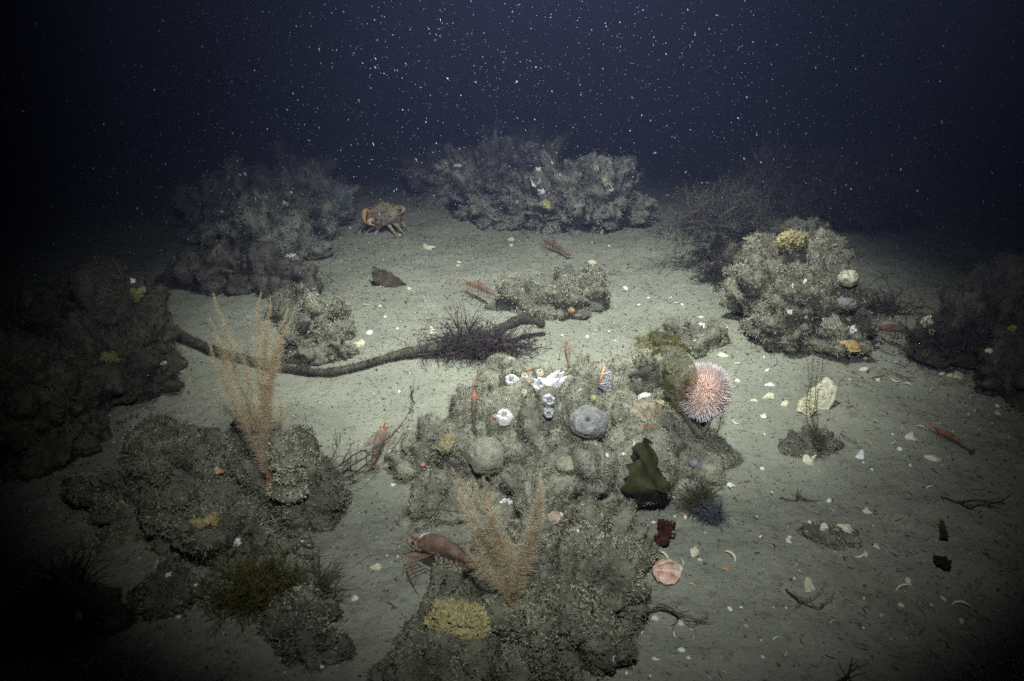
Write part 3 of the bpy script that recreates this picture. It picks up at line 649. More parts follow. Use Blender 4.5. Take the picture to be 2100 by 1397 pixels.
# ---- shells
def valve(name, label, px, py, size_px, col, col2, ribs=0, spin=0, tilt=(0, 0, 1), dome=.28, aspect=1.0, jag=.0, up=False, seed=1, lift=.0, cat='shell', mat=None, group=None, conc=.0, parent=None, vflip=1, fan=False, lean=None):
    """one shell valve: fan-shaped or oval dished plate with thickness; local x,y outline, z dome"""
    rg = np.random.default_rng(seed); p, nrm = hit(px, py); sz = size_px * mpp(p) * .5; nr, na = (18, 150) if ribs else (12, 44); A = []; cc = []
    for i in range(nr):
        r = (i / (nr - 1)) ** .9
        for k in range(na):
            a = 2 * math.pi * k / na
            rad = 1.0 + jag * float(fbm([[math.cos(a) * 2.2, math.sin(a) * 2.2, seed]], 2, seed)[0]) * 1.6
            if fan:      # hinge at (0,-.8)
                x = math.sin(a) * rad * (.98); y = -math.cos(a) * rad * .95; ppx, ppy = x * r * (1 - .0), (y + .95) * r - .95 ; x, y = ppx, ppy
                if y < -.55: x *= .75 + .45 * max(0, (y + .95)) / .4
                ang = math.atan2(x, y + 1.25); rib = math.cos(ang * ribs) if ribs else 0; rr = math.hypot(x, y + .95) / 1.9
            else:
                x, y = math.cos(a) * rad * r, math.sin(a) * rad * r; rib = math.cos(a * ribs) if ribs else 0; rr = r
            z = dome * (1 - (x * x + y * y)) + .055 * rib * rr + conc * .03 * math.sin(rr * 22 + 1.5 * math.sin(a * 2)) + .04 * float(vnoise([[x * 2.5, y * 2.5, seed]], seed)[0])
            A.append((x, y * aspect, z)); f = .5 + .5 * (math.cos(ang * ribs * .5) * .6 + .4 * math.sin(rr * 16) if fan and ribs else math.sin(rr * 14 + seed)); cc.append(np.array(col) * f + np.array(col2) * (1 - f))
    A = np.array(A); A[:, 2] *= vflip; A = A * sz; cc = np.clip(np.array(cc) * rg.uniform(.9, 1.1, (len(A), 1)), 0, 1); m = len(A); F = quads(nr, na, True); B = A - [0, 0, max(sz * .05, .0005)]
    rim = []
    for k in range(na): a_ = (nr - 1) * na + k; b_ = (nr - 1) * na + (k + 1) % na; rim += [(a_, a_ + m, b_ + m), (a_, b_ + m, b_)]
    t = Vector(tilt); Rm = np.array(frame(t.normalized(), spin))
    if lean is not None:
        z_ = np.array(t.normalized()); up_v = np.array([0, math.sin(PITCH), math.cos(PITCH)]); y_ = up_v * math.cos(R(lean)) + np.array([1., 0, 0]) * math.sin(R(lean)); y_ -= z_ * (y_ @ z_); y_ /= np.linalg.norm(y_); Rm = np.stack([np.cross(y_, z_), y_, z_], 1)
    V_ = np.concatenate([A, B]) @ Rm.T; base = np.array(p) + np.array(nrm) * (lift + max(0.0, -.55 * V_[:, 2].min()))
    mb = MB(); mb.add(V_ + base, np.concatenate([F, F[:, ::-1] + m, rim]), np.concatenate([cc, cc * .85]))
    o = mb.build(name, mat or m_shell, parent, tuple(base) if parent is None else tuple(parent.location))
    return tag(o, label, cat, group) if parent is None else o
CREAM, WHITE, ORNG, PINK = (.68, .63, .42), (.82, .82, .78), (.70, .42, .14), (.66, .36, .26)
valve('oyster_shell', 'large cream oyster shell lying open on the right silt', 1684, 832, 52, (.80, .77, .58), (.60, .57, .42), 0, 0, (-.1, -.8, .5), .2, 1.75, .16, seed=3, lift=.001, conc=.9, lean=28)
valve('shell_half', 'smaller ruffled cream shell tucked against the oyster shell left edge', 1652, 846, 34, (.75, .70, .50), (.55, .50, .33), 8, 0, (-.4, -.7, .6), .15, 1.3, .2, seed=4, lift=.004, conc=1, lean=15)
valve('oyster_shell', 'tall pitted cream shell leaning on the upper right boulder foot', 1683, 676, 44, (.80, .78, .66), (.55, .52, .38), 0, .4, (-.1, -.8, .45), .2, 1.45, .28, seed=5, lift=.01, lean=-5)
cl = thing('clam', 'gaping orange clam with both halves lying open right of the oyster shell', 'clam', at(1750, 728))
valve('upper_valve', '', 1752, 708, 58, (.66, .47, .20), (.55, .37, .15), 0, -.5, (.25, -.35, .85), .33, .62, .04, seed=6, lift=.010, conc=.7, parent=cl)
valve('lower_valve', '', 1746, 733, 54, (.42, .36, .25), (.33, .28, .19), 0, .15, (0, .1, 1), .22, .55, .04, seed=7, lift=.002, vflip=-1, conc=.5, parent=cl)
sc_ = thing('scallop', 'pink ribbed scallop shell lying on the silt right of the front boulder', 'scallop', at(1366, 1182))
valve('upper_valve', '', 1366, 1182, 64, (.82, .64, .52), (.52, .25, .19), 22, 1.35, (0, -.25, 1), .24, .95, .03, seed=8, lift=.005, parent=sc_, fan=True, lean=100)
valve('lower_valve', '', 1385, 1166, 30, (.80, .78, .72), (.62, .6, .5), 14, 2.2, (0, -.1, 1), .2, .8, .2, seed=9, lift=.001, parent=sc_)
valve('scallop', 'brown-banded scallop buried in turf left of the urchin', 1342, 850, 74, (.31, .29, .21), (.33, .25, .17), 24, .2, (0, -.55, .75), .35, .75, .05, seed=11, lift=.006, fan=True, cat='scallop')
valve('shell_half', 'thin yellowish shell rim poking above the brown-banded scallop', 1345, 826, 50, (.62, .58, .36), (.55, .5, .3), 0, 0, (0, -.2, .95), .25, .35, .06, seed=12, lift=.009)
valve('shell_half', 'white ribbed shell between the brown scallop and the dark ring', 1330, 812, 40, (.84, .83, .80), (.66, .62, .58), 12, .3, (0, -.35, .9), .3, .62, .1, seed=13, lift=.008, fan=True)
tri = thing('mussel_shell', 'upright mauve triangular shell marked with white tube worm rings', 'shell', hit(1243, 800)[0])
b_, _ = hit(1243, 803); P3 = [atY(1226, 792, b_.y - .004), atY(1240, 750, b_.y + .006), atY(1256, 775, b_.y), atY(1254, 803, b_.y - .004), atY(1243, 806, b_.y - .004)]
mb = MB(); cen = sum(P3, Vector()) / 5 + Vector((0, -.004, .001)); Vv = [cen] + P3; Vv2 = [v + Vector((.001, .003, 0)) for v in Vv]
mb.add([list(v) for v in Vv + Vv2], [(0, 1 + k, 1 + (k + 1) % 5) for k in range(5)] + [(6, 7 + (k + 1) % 5, 7 + k) for k in range(5)] + [(1 + k, 7 + k, 7 + (k + 1) % 5) for k in range(5)] + [(1 + k, 7 + (k + 1) % 5, 1 + (k + 1) % 5) for k in range(5)], (.36, .33, .38))
mb.build('shell_plate', m_shell, tri, tri.location, smooth=False)
for px, py, r in ((1243, 770, 7), (1249, 782, 6), (1240, 783, 5), (1247, 796, 8), (1250, 766, 4), (1236, 789, 4)):
    c = atY(px, py, b_.y - .0062); rr = r * mpp(c) * .8; tube_ = MB(); tube(tube_, [c + Vector((math.cos(a), -.1 * a / 6, math.sin(a) * 1.0)) * rr for a in np.linspace(0, 5.9, 14)], .0009, (.8, .8, .84), 5); tube_.build('tube_worm', m_shell, tri, tri.location)
tb_ = MB(); tube(tb_, [atY(1229, 788, b_.y - .005), atY(1236, 768, b_.y), atY(1240, 750, b_.y + .004)], [.0025, .003, .0015], (.70, .45, .24), 6); tb_.build('orange_edge', m_shell, tri, tri.location)

# ---- barnacles
def barnacle(px, py, w_px, label, h=1.0, seed=1, tilt=None, col=(.97, .97, .97), group='white barnacles on the centre boulder', lift=0.0):
    rg = np.random.default_rng(seed); p, nrm = hit(px, py); r = w_px * mpp(p) * .56; na = 36; A = []; F = []
    prof = [(1.0, 0, 1), (.93, .25, 1), (.82, .6, 1), (.66, .95, 1), (.60, 1.0, .9), (.46, .95, .8), (.34, .75, .6), (.28, .6, .45)]
    cc = []
    for i, (q, z, br) in enumerate(prof):
        for k in range(na):
            a = 2 * math.pi * k / na; rib = 1 + (.10 * abs(math.sin(a * 3)) + .05 * math.cos(a * 12)) * (1 - i * .08) + .06 * float(vnoise([[a, i * .4, seed * 3.0]], 2)[0]); jag_ = .16 * math.cos(a * 6 + seed) * (1 if i in (3, 4, 5) else 0)
            A.append((math.cos(a) * r * q * rib, math.sin(a) * r * q * rib, r * h * 1.15 * (z + jag_ * (z > .8)))); cc.append(np.array(col) * br)
    F = list(quads(len(prof), na, True)); A.append((0, 0, r * h * .62)); cc.append(np.array([.25, .24, .2]))
    for k in range(na): F.append((len(A) - 1, (len(prof) - 1) * na + k, (len(prof) - 1) * na + (k + 1) % na))
    up_ = (Vector(nrm) * .4 + Vector(tilt or (0, -.3, 1))).normalized(); Rm = np.array(frame(up_, seed)); b = np.array(p) + np.array(up_) * (lift - r * .1)
    mb = MB(); mb.add(np.array(A) @ Rm.T + b, F, np.array(cc)); return tag(mb.build('barnacle', m_shell, None, tuple(b)), label, 'barnacle', group)
barnacle(1051, 784, 26, 'bright white barnacle at the left of the barnacle cluster', 1.4, 1, (-.2, -.6, .8))
barnacle(1113, 795, 30, 'tall white barnacle in the middle of the cluster', 1.5, 2, (-.2, -.7, .8))
barnacle(1136, 785, 32, 'largest bright white barnacle, right of the cluster', 1.5, 3, (.3, -.6, .8))
barnacle(1124, 822, 24, 'grey barnacle with a dark open mouth hanging below the cluster', 1.6, 4, (0, -.9, .5), (.72, .72, .74), lift=.004)
barnacle(1124, 845, 20, 'pointed greyish barnacle lowest in the cluster', 1.3, 5, (0, -.9, .3), (.70, .70, .70), lift=.004)
barnacle(1034, 856, 30, 'ragged bright white barnacle left of the grey sponge with a hole', .9, 6, (-.1, -.4, .9))
barnacle(1108, 768, 16, 'small cream barnacle at the back of the cluster', 1.1, 7, None, (.75, .72, .55))
barnacle(1076, 775, 15, 'small cream barnacle between the two left white ones', 1.0, 8, None, (.72, .70, .55))
barnacle(1047, 1030, 14, 'tiny white barnacle amid turf behind the front hydroid', 1.0, 9)
barnacle(1053, 1023, 10, 'tiniest white barnacle touching the one behind the front hydroid', 1.0, 10)
barnacle(1074, 808, 14, 'dull cream barnacle below the left white one', 1.0, 11, None, (.65, .6, .42))

# ---- sponges and sea squirts
def ball(name, label, px, py, w_px, col, seed=1, squash=.9, sink=.25, mat=None, hole=None, cat='sponge', amp=.05, dust=.0, col2=None, group=None):
    p, nrm = hit(px, py); r = w_px * mpp(p) * .5; d, F = ico(5); V = d * (1 + amp * fbm(d * 2.2, 3, seed) + .02 * fbm(d * 14, 2, seed))[:, None] * [1, 1, squash]
    c = np.tile(np.array(col, float), (len(V), 1))
    if col2 is not None: f = np.clip(.5 + 1.4 * fbm(d * 3, 3, seed + 4), 0, 1)[:, None]; c = c * (1 - f) + np.array(col2) * f
    if hole is not None:
        hd = np.array(hole) / np.linalg.norm(hole); a = np.arccos(np.clip(d @ hd, -1, 1)); dip = np.exp(-(a / .13) ** 2); V = V * (1 - .22 * dip)[:, None]; rimm = np.exp(-((a - .24) / .07) ** 2); V = V * (1 + .04 * rimm)[:, None]; c = c * (1 - .85 * dip[:, None])
    b = np.array(p) + np.array(nrm) * r * (1 - 2 * sink) * .5
    mb = MB(); mb.add(V * r + b, F, c); o = tag(mb.build(name, mat or m_sponge, None, tuple(b)), label, cat, group)
    if w_px >= 30 and cat != 'shell':
        Vw = V * r + b; low = d[F[:, 0]] @ np.array(nrm) < .05 + .55 * fbm(d[F[:, 0]] * 2.5, 2, seed + 8) - .35 * d[F[:, 0], 1] * 0; tb = MB()
        turf(tb, Vw, F[low], 'beige', 90000, .0052, seed, .5, .2)
        if tb.n: sk_ = tb.build('silt_crust', m_turf, o, b, smooth=False); sk_['kind'] = 'stuff'
    return o
ball('ball_sponge', 'smooth round silt-coloured ball sponge on the left of the centre boulder', 997, 935, 80, (.36, .35, .27), 3, .95, .5, amp=.14)
ball('ball_sponge', 'smaller beige ball sponge at the left edge of the centre boulder', 832, 966, 38, (.36, .35, .27), 4, .95, .4, amp=.12)
ball('sea_squirt', 'grey-mauve dome with a dark central hole on the centre boulder', 1207, 866, 80, (.30, .30, .31), 5, .8, .66, None, (-.1, -.75, .65), 'sea squirt', col2=(.38, .38, .36), amp=.13)
ball('ball_sponge', 'rough round knob right of the front hydroid stems', 1232, 1025, 72, (.33, .32, .25), 6, .6, .42, amp=.25)
ball('ball_sponge', 'dull knob with white flecks near the middle of the centre boulder', 1165, 955, 46, (.42, .40, .30), 7, .8, .25, amp=.12)
ball('cup_sponge', 'pink-grey pebble-like lump left in the barnacle cluster', 1092, 786, 24, (.42, .34, .28), 8, .8, .2)
ball('yellow_sponge', 'small rough mustard sponge left of the ball sponge', 914, 912, 36, (.40, .34, .15), 9, .9, .35, amp=.45)
ball('yellow_sponge', 'tiny yellow-green sponge just above the grey-mauve dome', 1214, 817, 16, (.42, .42, .18), 10)
ball('cup_sponge', 'bluish grey smooth sponge left of the crab in the haze', 697, 408, 50, (.15, .17, .18), 11, 1.2, .3, amp=.12)
ball('cup_sponge', 'faint mauve sponge on the right of the upper right boulder', 1738, 622, 44, (.19, .185, .20), 12, .7, .3, col2=(.30, .30, .31), amp=.15)
ball('cup_sponge', 'small mauve-grey sponge inside the overhang of the centre boulder', 1424, 952, 22, (.30, .27, .33), 13)
ball('cup_sponge', 'tiny pink lump beside the left ball sponge', 866, 952, 14, (.50, .26, .22), 14)
ball('cup_sponge', 'pale pinkish lump with white tip on the front boulder crest', 1134, 1062, 30, (.52, .42, .33), 15, .9, .2, amp=.25)
ball('cup_sponge', 'dark maroon lump right of the pale pinkish lump', 1160, 1088, 34, (.10, .05, .045), 16, .9, .2, amp=.25)
ball('cup_sponge', 'orange-brown smear of crust low on the right of the centre boulder', 1335, 878, 34, (.27, .17, .12), 17, .35, .45, amp=.25)
ball('cup_sponge', 'pinkish crust beside the white barnacle left of the grey dome', 1016, 853, 18, (.48, .27, .2), 18, .6)
ball('cup_sponge', 'orange speck sponge on the barnacle cluster back edge', 1082, 760, 12, (.62, .28, .16), 19)
ball('cup_sponge', 'small orange anemone-like knob at the foot of the rubble mound', 1172, 637, 18, (.62, .40, .24), 20)
ball('limpet_shell', 'dull orange shell cap mottled with white growth on the upper right boulder', 1735, 570, 42, (.36, .29, .13), 10, .8, .25, m_shell, None, 'shell', .22, col2=(.62, .62, .55))
def lobed(label, px, py, w_px, h_px, n, col, seed, lobe=.2, name='yellow_sponge'):
    """cushion sponge: many small rounded lobes fused into one mass"""
    rg = np.random.default_rng(seed); mb = MB(); d, F = ico(4); base = None; b0_, _ = hit(px, py); cs_ = []
    for k in range(n):
        a = rg.uniform(0, 2 * math.pi); q = math.sqrt(k / n) * rg.uniform(.85, 1); x, y = px + math.cos(a) * q * w_px / 2, py + math.sin(a) * q * h_px / 2; p, nr = hit(x, y)
        if (p - b0_).length > w_px * mpp(b0_) * .8: continue
        r = w_px * mpp(p) * lobe * rg.uniform(.4, 1.0) * (1.15 - .5 * q); V = d * (1 + .75 * fbm(d * 2.6 + k, 3, seed) + .35 * fbm(d * 7 + k, 2, seed))[:, None] * r * 1.2 * rg.uniform(.75, 1.2, 3); c = np.array(p) + np.array(nr) * r * (.5 + .5 * (1 - q))
        if cs_ and min(np.linalg.norm(c - e_) - .95 * (r + r_) for e_, r_ in cs_) > 0: continue
        cs_.append((c, r))
        mb.add(V + c, F, np.clip(np.array(col) * rg.uniform(.85, 1.15) * (1 + .35 * fbm(d * 5 + k, 2, seed))[:, None], 0, 1))
    return tag(mb.build(name, m_sponge, None, b0_), label, 'sponge')
lobed('large yellow lobed cushion sponge at the left foot of the front boulder', 925, 1280, 165, 92, 420, (.44, .385, .19), 3, .095)
lobed('yellow crust sponge on top of the upper right boulder', 1617, 494, 60, 40, 80, (.38, .33, .16), 4, .16)
lobed('pale yellow sponge patch on the far central outcrop', 1122, 430, 42, 30, 30, (.66, .62, .25), 5, .16)
lobed('yellow-green sponge patch in the dark left of the tall hydroids', 290, 595, 60, 44, 36, (.36, .345, .13), 6, .12)
lobed('curved yellow sponge ridge on the shadowed left mound', 222, 735, 70, 70, 30, (.32, .30, .11), 7, .12)
lobed('dim yellow sponge at the far right edge', 2078, 672, 34, 50, 24, (.45, .42, .12), 8, .2)
lobed('pale yellow crust on the far left mound crest', 60, 630, 70, 50, 40, (.30, .30, .19), 9, .09)
lobed('ochre crust among turf on the wide left boulder', 425, 1068, 60, 36, 34, (.44, .36, .18), 10, .14)
lobed('cream sponge crust right of the yellow one on the far central outcrop', 1240, 370, 34, 40, 24, (.50, .48, .34), 11, .18)
lobed('white-flecked pale crust on the left of the far central outcrop', 905, 345, 46, 40, 26, (.58, .58, .50), 12, .14)
lobed('white-flecked pale crust on the right knob of the far central outcrop', 1090, 305, 60, 50, 34, (.56, .56, .50), 13, .12)

# ring-shaped tunicate
rg_c, _ = hit(1308, 785); rmb = MB(); rr_ = 17 * mpp(rg_c)
tube(rmb, [np.array(rg_c) + np.array([math.cos(a) * rr_, -.35 * math.sin(a) * rr_, .010 + math.sin(a) * rr_ * .85]) for a in np.linspace(-2.5, 2.9, 22)], np.interp(np.linspace(0, 1, 22), [0, .4, 1], [.003, .0075, .004]), (.115, .11, .095), 10)
tag(rmb.build('ring_sponge', m_sponge, None, rg_c), 'dark ring-shaped growth between the mauve shell and the urchin', 'sponge')
# U-shaped tube worm right of the urchin foot
um = MB(); ub, _ = hit(1447, 885); tube(um, curve([atY(1438, 893, ub.y - .002), atY(1447, 880, ub.y - .01), atY(1456, 862, ub.y - .015), atY(1462, 846, ub.y - .015)], 16), .0032, (.33, .32, .22), 8)
tag(um.build('worm_tube', m_sponge, None, ub), 'short olive worm tube standing below the urchin', 'worm tube')
# ================================================================== shrimps
def shrimp(label, tail, head, col=(.36, .27, .21), spot=(.95, .36, .20), spot2=None, rise=None, lift=.010, seed=1, legs=True, ant=1.0, upright=0.0, fade=1.0, body_w=1.0):
    """tail and head are photo pixels on the silt (or rock) under the animal"""
    rg = np.random.default_rng(seed); a, na_ = hit(*tail); b, nb = hit(*head); nz = Vector((0, 0, 1)); a = a + nz * lift * (1 + upright); b = b + nz * lift
    if rise is not None: b = atY(head[0], head[1], a.y + rise)
    X_ = (b - a); L = X_.length; X_.normalize(); Y_ = nz.cross(X_).normalized(); Z_ = X_.cross(Y_).normalized(); mid = (a + b) / 2; Rm = np.array([list(X_), list(Y_), list(Z_)]).T
    def W(P): return (np.asarray(P, float) * L) @ Rm.T + np.array(mid)
    # spine line, tail to eyes, in units of body length
    sp = [(-.50, 0, -.005), (-.42, 0, .02), (-.30, 0, .05), (-.15, 0, .085), (0, 0, .10), (.14, 0, .095), (.28, 0, .08), (.36, 0, .075)]
    rd = np.array([.014, .026, .038, .050, .058, .060, .042, .020]) * body_w; n = 60; C = curve(sp, n); t = np.linspace(0, 1, n); rr = np.interp(t, np.linspace(0, 1, 8), rd)
    seg = np.where(t < .62, 1 + .10 * np.abs(np.sin(t * 5.2 * math.pi)), 1.06); rr = rr * seg; c = np.tile(np.array(col, float), (n, 1)) * (.85 + .3 * (np.sin(t * 32) > .1))[:, None]
    s1 = np.exp(-((t - .74) / .055) ** 2)[:, None]; c = c * (1 - s1) + np.array(spot) * s1
    mb = MB(); tube(mb, W(C), rr * L, c, 14, 1.12)
    # rostrum with teeth
    ro = curve([(.34, 0, .10), (.44, 0, .115), (.56, 0, .15)], 10); tube(mb, W(ro), np.linspace(.017, .002, 10) * L, np.array(col) * [1.3, .8, .6], 5)
    for k in range(6): q = ro[2 + k]; tube(mb, W([q, q + [.012, 0, .022]]), [.004 * L, .0008 * L], np.array(col) * [1.3, .8, .6], 4)
    # tail fan
    for s_, sp_ in ((-1, .08), (-1, .03), (1, .08), (1, .03), (1, 0)):
        q = np.array([(-.49, 0, 0), (-.56, s_ * sp_ * .7, -.004), (-.63, s_ * sp_ * 1.25, -.012)]); tube(mb, W(curve(q, 7)), np.array([.012, .022, .027, .028, .024, .016, .004]) * L, np.array(col) * .9, 6, .25)
    if legs:
        for s_ in (-1, 1):
            for k in range(5):
                x = .30 - k * .065; f = [.30, .14, .02, -.10, -.20][k]; gz = -lift / L * .9 - .0
                q = [(x, s_ * .05, .03), (x + .3 * (f - x) + .02, s_ * (.13 + .02 * k), .035), (f * .7 + x * .3 + .03, s_ * (.16 + .02 * k), -.015), (f, s_ * (.19 + .015 * k), gz)]
                tube(mb, W(curve(q, 9)), np.linspace(.0062, .0022, 9) * L * (1.3 if k < 2 else 1), np.array([.62, .42, .30]) * np.array([.7, .7, .7]), 5)
            for k in range(5):
                x = .04 - k * .085; q = [(x, s_ * .02, .035 - .01 * k), (x - .03, s_ * .03, -.01), (x - .01, s_ * .03, -.04)]; tube(mb, W(q), np.array([.010, .012, .003]) * L, np.array(col) * .9, 5, .4)
        tube(mb, W(curve([(.33, .03, .06), (.42, .05, .04), (.50, .04, .02), (.58, .05, .03)], 9)), np.linspace(.010, .006, 9) * L, (.55, .35, .25), 5)
        tube(mb, W(curve([(.33, -.03, .06), (.42, -.05, .04), (.50, -.05, .03), (.57, -.03, .02)], 9)), np.linspace(.010, .006, 9) * L, (.55, .35, .25), 5)
    o = tag(mb.build('shrimp', m_shrimp, None, mid), label, 'shrimp')
    for s_ in (-1, 1):
        e = MB(); d, F = ico(2); e.add(d * .013 * L + W([(.36, s_ * .045, .098)])[0], F, (.03, .02, .02)); e.build('eye', m_shell, o, mid)
        an = MB(); q = curve([(.38, s_ * .03, .075), (.50, s_ * .10, .09), (.62, s_ * .28, .07 + .03 * seed % .05), (.55, s_ * .55, .02), (.25, s_ * .75, .0)], 24); tube(an, W(q * [ant, ant, 1]), np.linspace(.0028, .0007, 24) * L, (.42, .30, .22), 4); an.build('antenna', m_twig, o, mid)
        an = MB(); q = curve([(.38, s_ * .02, .09), (.52, s_ * .04, .13), (.68, s_ * .09, .15)], 10); tube(an, W(q), np.linspace(.0045, .0012, 10) * L, (.62, .32, .20), 4); an.build('antennule', m_twig, o, mid)
    if spot2:
        st = MB(); tube(st, W(curve([(.27, .03, .125), (.21, .0, .155), (.15, -.02, .158), (.10, .02, .158)], 9)), np.array([.004, .008, .009, .008, .007, .008, .007, .005, .003]) * L, spot2, 5); st.build('white_stripe', m_shell, o, mid)
    return o
shrimp('orange-spotted shrimp standing on silt left of the front hydroid stems, facing left', (966, 1170), (852, 1150), seed=1, col=(.44, .29, .22), spot=(1.0, .34, .18), spot2=(.95, .85, .8), lift=.012, body_w=.95)
shrimp('small shrimp beside the dark twiggy weed, head pointing away from the camera', (766, 962), (792, 893), seed=2, lift=.012, spot2=(.9, .75, .7), body_w=1.15)
shrimp('see-through shrimp perched at the left rim of the barnacle cluster', (972, 890), (974, 780), seed=3, col=(.30, .25, .20), spot=(1.0, .34, .16), lift=.014, rise=.035)
shrimp('tiny faded shrimp behind the barnacle cluster', (1166, 752), (1160, 712), seed=4, col=(.40, .31, .25), spot=(.70, .32, .22), lift=.008, legs=True)
shrimp('slim brownish shrimp on open silt just behind the rubble mound', (1162, 530), (1112, 508), seed=5, col=(.30, .19, .16), spot=(.60, .24, .18), lift=.012)
shrimp('pale shrimp at the left tip of the rubble mound with a long shadow', (1020, 622), (952, 600), seed=6, col=(.34, .22, .17), spot=(.72, .34, .24), lift=.016)
shrimp('red-brown shrimp alone on the dim right silt, facing up-left', (1985, 935), (1903, 893), seed=7, col=(.30, .15, .08), spot=(.75, .17, .08), lift=.012)
shrimp('dark slender shrimp with an orange spot beside the orange clam', (1875, 700), (1790, 692), seed=8, col=(.17, .12, .08), spot=(.80, .25, .14), lift=.010, body_w=.8)
shrimp('thin olive shrimp clinging to the foot of the upper right boulder', (1632, 708), (1614, 655), seed=9, col=(.38, .28, .12), spot=(.5, .3, .15), lift=.006, body_w=.6)
shrimp('small dull shrimp-like scrap far off right of the central outcrop', (1366, 492), (1325, 486), seed=10, col=(.27, .25, .17), spot=(.30, .28, .18), lift=.012, body_w=.7, legs=False)

# ================================================================== crab
def crab(px, py, label):
    b = at(px, py); s_ = mpp(b) * 1.0; o = None; rg = np.random.default_rng(5); cx = b + Vector((0, .03, 0)); mb = MB()
    d, F = ico(5); body_c = np.array(atY(784, 440, cx.y)); Rm = np.array(frame(Vector((-.1, -.55, .8)).normalized(), .3))
    sc = np.array([34, 27, 14]) * s_; sp = np.maximum(0, fbm(d * 7, 2, 4)) ** 2
    V = d * sc * (1 + .9 * sp)[:, None]; front = np.clip(1 - .25 * d[:, 1:2], .7, 1.2); V[:, 0:1] *= front
    mb.add(V @ Rm.T + body_c, F, mcol((.31, .25, .17), 1) * (1 + .8 * fbm(d * 4, 3, 6))[:, None])
    for k in range(30):
        a = rg.uniform(0, 6.28); q = rg.uniform(.3, 1); P = np.array([math.cos(a) * q, math.sin(a) * q, math.sqrt(max(0, 1 - q * q))]) ; P0 = (P * sc) @ Rm.T + body_c; tube(mb, [P0, P0 + ((P / sc) / np.linalg.norm(P / sc)) @ Rm.T * 5 * s_], [1.6 * s_, .3 * s_], (.50, .36, .22), 5)
    def leg(pix, ys_, r0, col=(.42, .35, .23)):
        P = [atY(x, y, cx.y + dy) for (x, y), dy in zip(pix, ys_)]; C = curve(P, 14); rr = np.interp(np.linspace(0, 1, 14), [0, .35, .45, .7, 1], [r0, r0 * .85, r0 * 1.0, r0 * .75, r0 * .2]) * s_; tube(mb, C, rr, col, 7)
    g = lambda x, y: at(x, y).y - cx.y
    leg([(770, 450), (752, 455), (742, 470), (735, 482)], [0, 0, -.01, g(735, 482)], 4.2)
    leg([(775, 455), (770, 462), (757, 472), (748, 482)], [0, -.02, -.02, g(748, 482)], 4.2)
    leg([(782, 456), (778, 464), (770, 480), (764, 496)], [0, -.02, -.03, g(764, 496)], 4.2)
    leg([(790, 456), (797, 462), (806, 474), (816, 488)], [0, -.02, -.03, g(816, 488)], 4.2)
    leg([(797, 455), (808, 458), (820, 470), (832, 484)], [0, -.02, -.02, g(832, 484)], 4.0)
    leg([(800, 448), (815, 448), (828, 462), (836, 474)], [0, 0, 0, g(836, 474)], 3.6)
    leg([(760, 440), (750, 432), (746, 445), (750, 460)], [0, -.02, -.04, -.045], 6.0, (.62, .36, .17))
    leg([(805, 432), (818, 426), (828, 430), (822, 438)], [0, .01, -.02, -.03], 5.5, (.50, .33, .20))
    leg([(768, 452), (760, 452), (756, 458), (766, 462)], [-.02, -.04, -.045, -.05], 5.0, (.72, .50, .36))
    o = tag(mb.build('crab', m_crab, None, tuple(b)), label, 'crab')
    for dx in (-5, 5):
        e = MB(); dd, F2 = ico(2); e.add(dd * 2.6 * s_ + np.array(atY(777 + dx, 451, cx.y - .035)), F2, (.03, .03, .03)); e.build('eye', m_shell, o, b)
crab(787, 480, 'orange-brown spider crab with bent legs standing on the far silt')

# ================================================================== shell bits, each its own object
LAND = [('the pink urchin', 1440, 800), ('the oyster shell', 1682, 803), ('the scallop shell', 1366, 1180), ('the cobble', 1712, 1105), ('the crab', 787, 460), ('the rubble mound', 1140, 610),
        ('the kelp stalk', 700, 750), ('the red weed', 985, 690), ('the barnacle cluster', 1120, 790), ('the wide left boulder', 420, 1000), ('the front boulder', 1080, 1250), ('the far central outcrop', 1080, 400),
        ('the upper right boulder', 1600, 600), ('the far left outcrop', 600, 420), ('the tallest hydroids', 520, 780), ('the red-brown shrimp', 1945, 910), ('the olive bush', 540, 1210), ('the orange clam', 1750, 720),
        ('the crusty mound', 660, 670), ('the shadowed left mound', 180, 750), ('the turfy bottom stone', 630, 1300), ('the fuzzy clump', 1665, 900), ('the dark red frond', 1362, 1090), ('the mound at the right edge', 1980, 700), ('the shelly stone', 350, 1215), ('the brown seaweed scrap', 795, 570), ('the twiggy weed', 760, 940), ('the green weed tuft', 1440, 1040)]
used = {}
def where(px, py):
    n_, x, y = min(LAND, key=lambda l: (l[1] - px) ** 2 + 1.8 * (l[2] - py) ** 2); dx, dy = px - x, (py - y) * 1.3
    return (('right of ' if dx > 0 else 'left of ') if abs(dx) > abs(dy) else ('in front of ' if dy > 0 else 'behind ')) + n_
ORD = ['', 'second ', 'third ', 'fourth ', 'fifth ', 'sixth ', 'seventh ', 'eighth ', 'ninth ', 'tenth ']
CN = {'w': ('white', (.92, .92, .90)), 'c': ('cream', (.76, .72, .53)), 'g': ('greyish', (.50, .52, .52)), 'o': ('orange-brown', (.55, .36, .20)), 'd': ('dark', (.07, .065, .05)), 'm': ('mauve', (.50, .44, .56))}
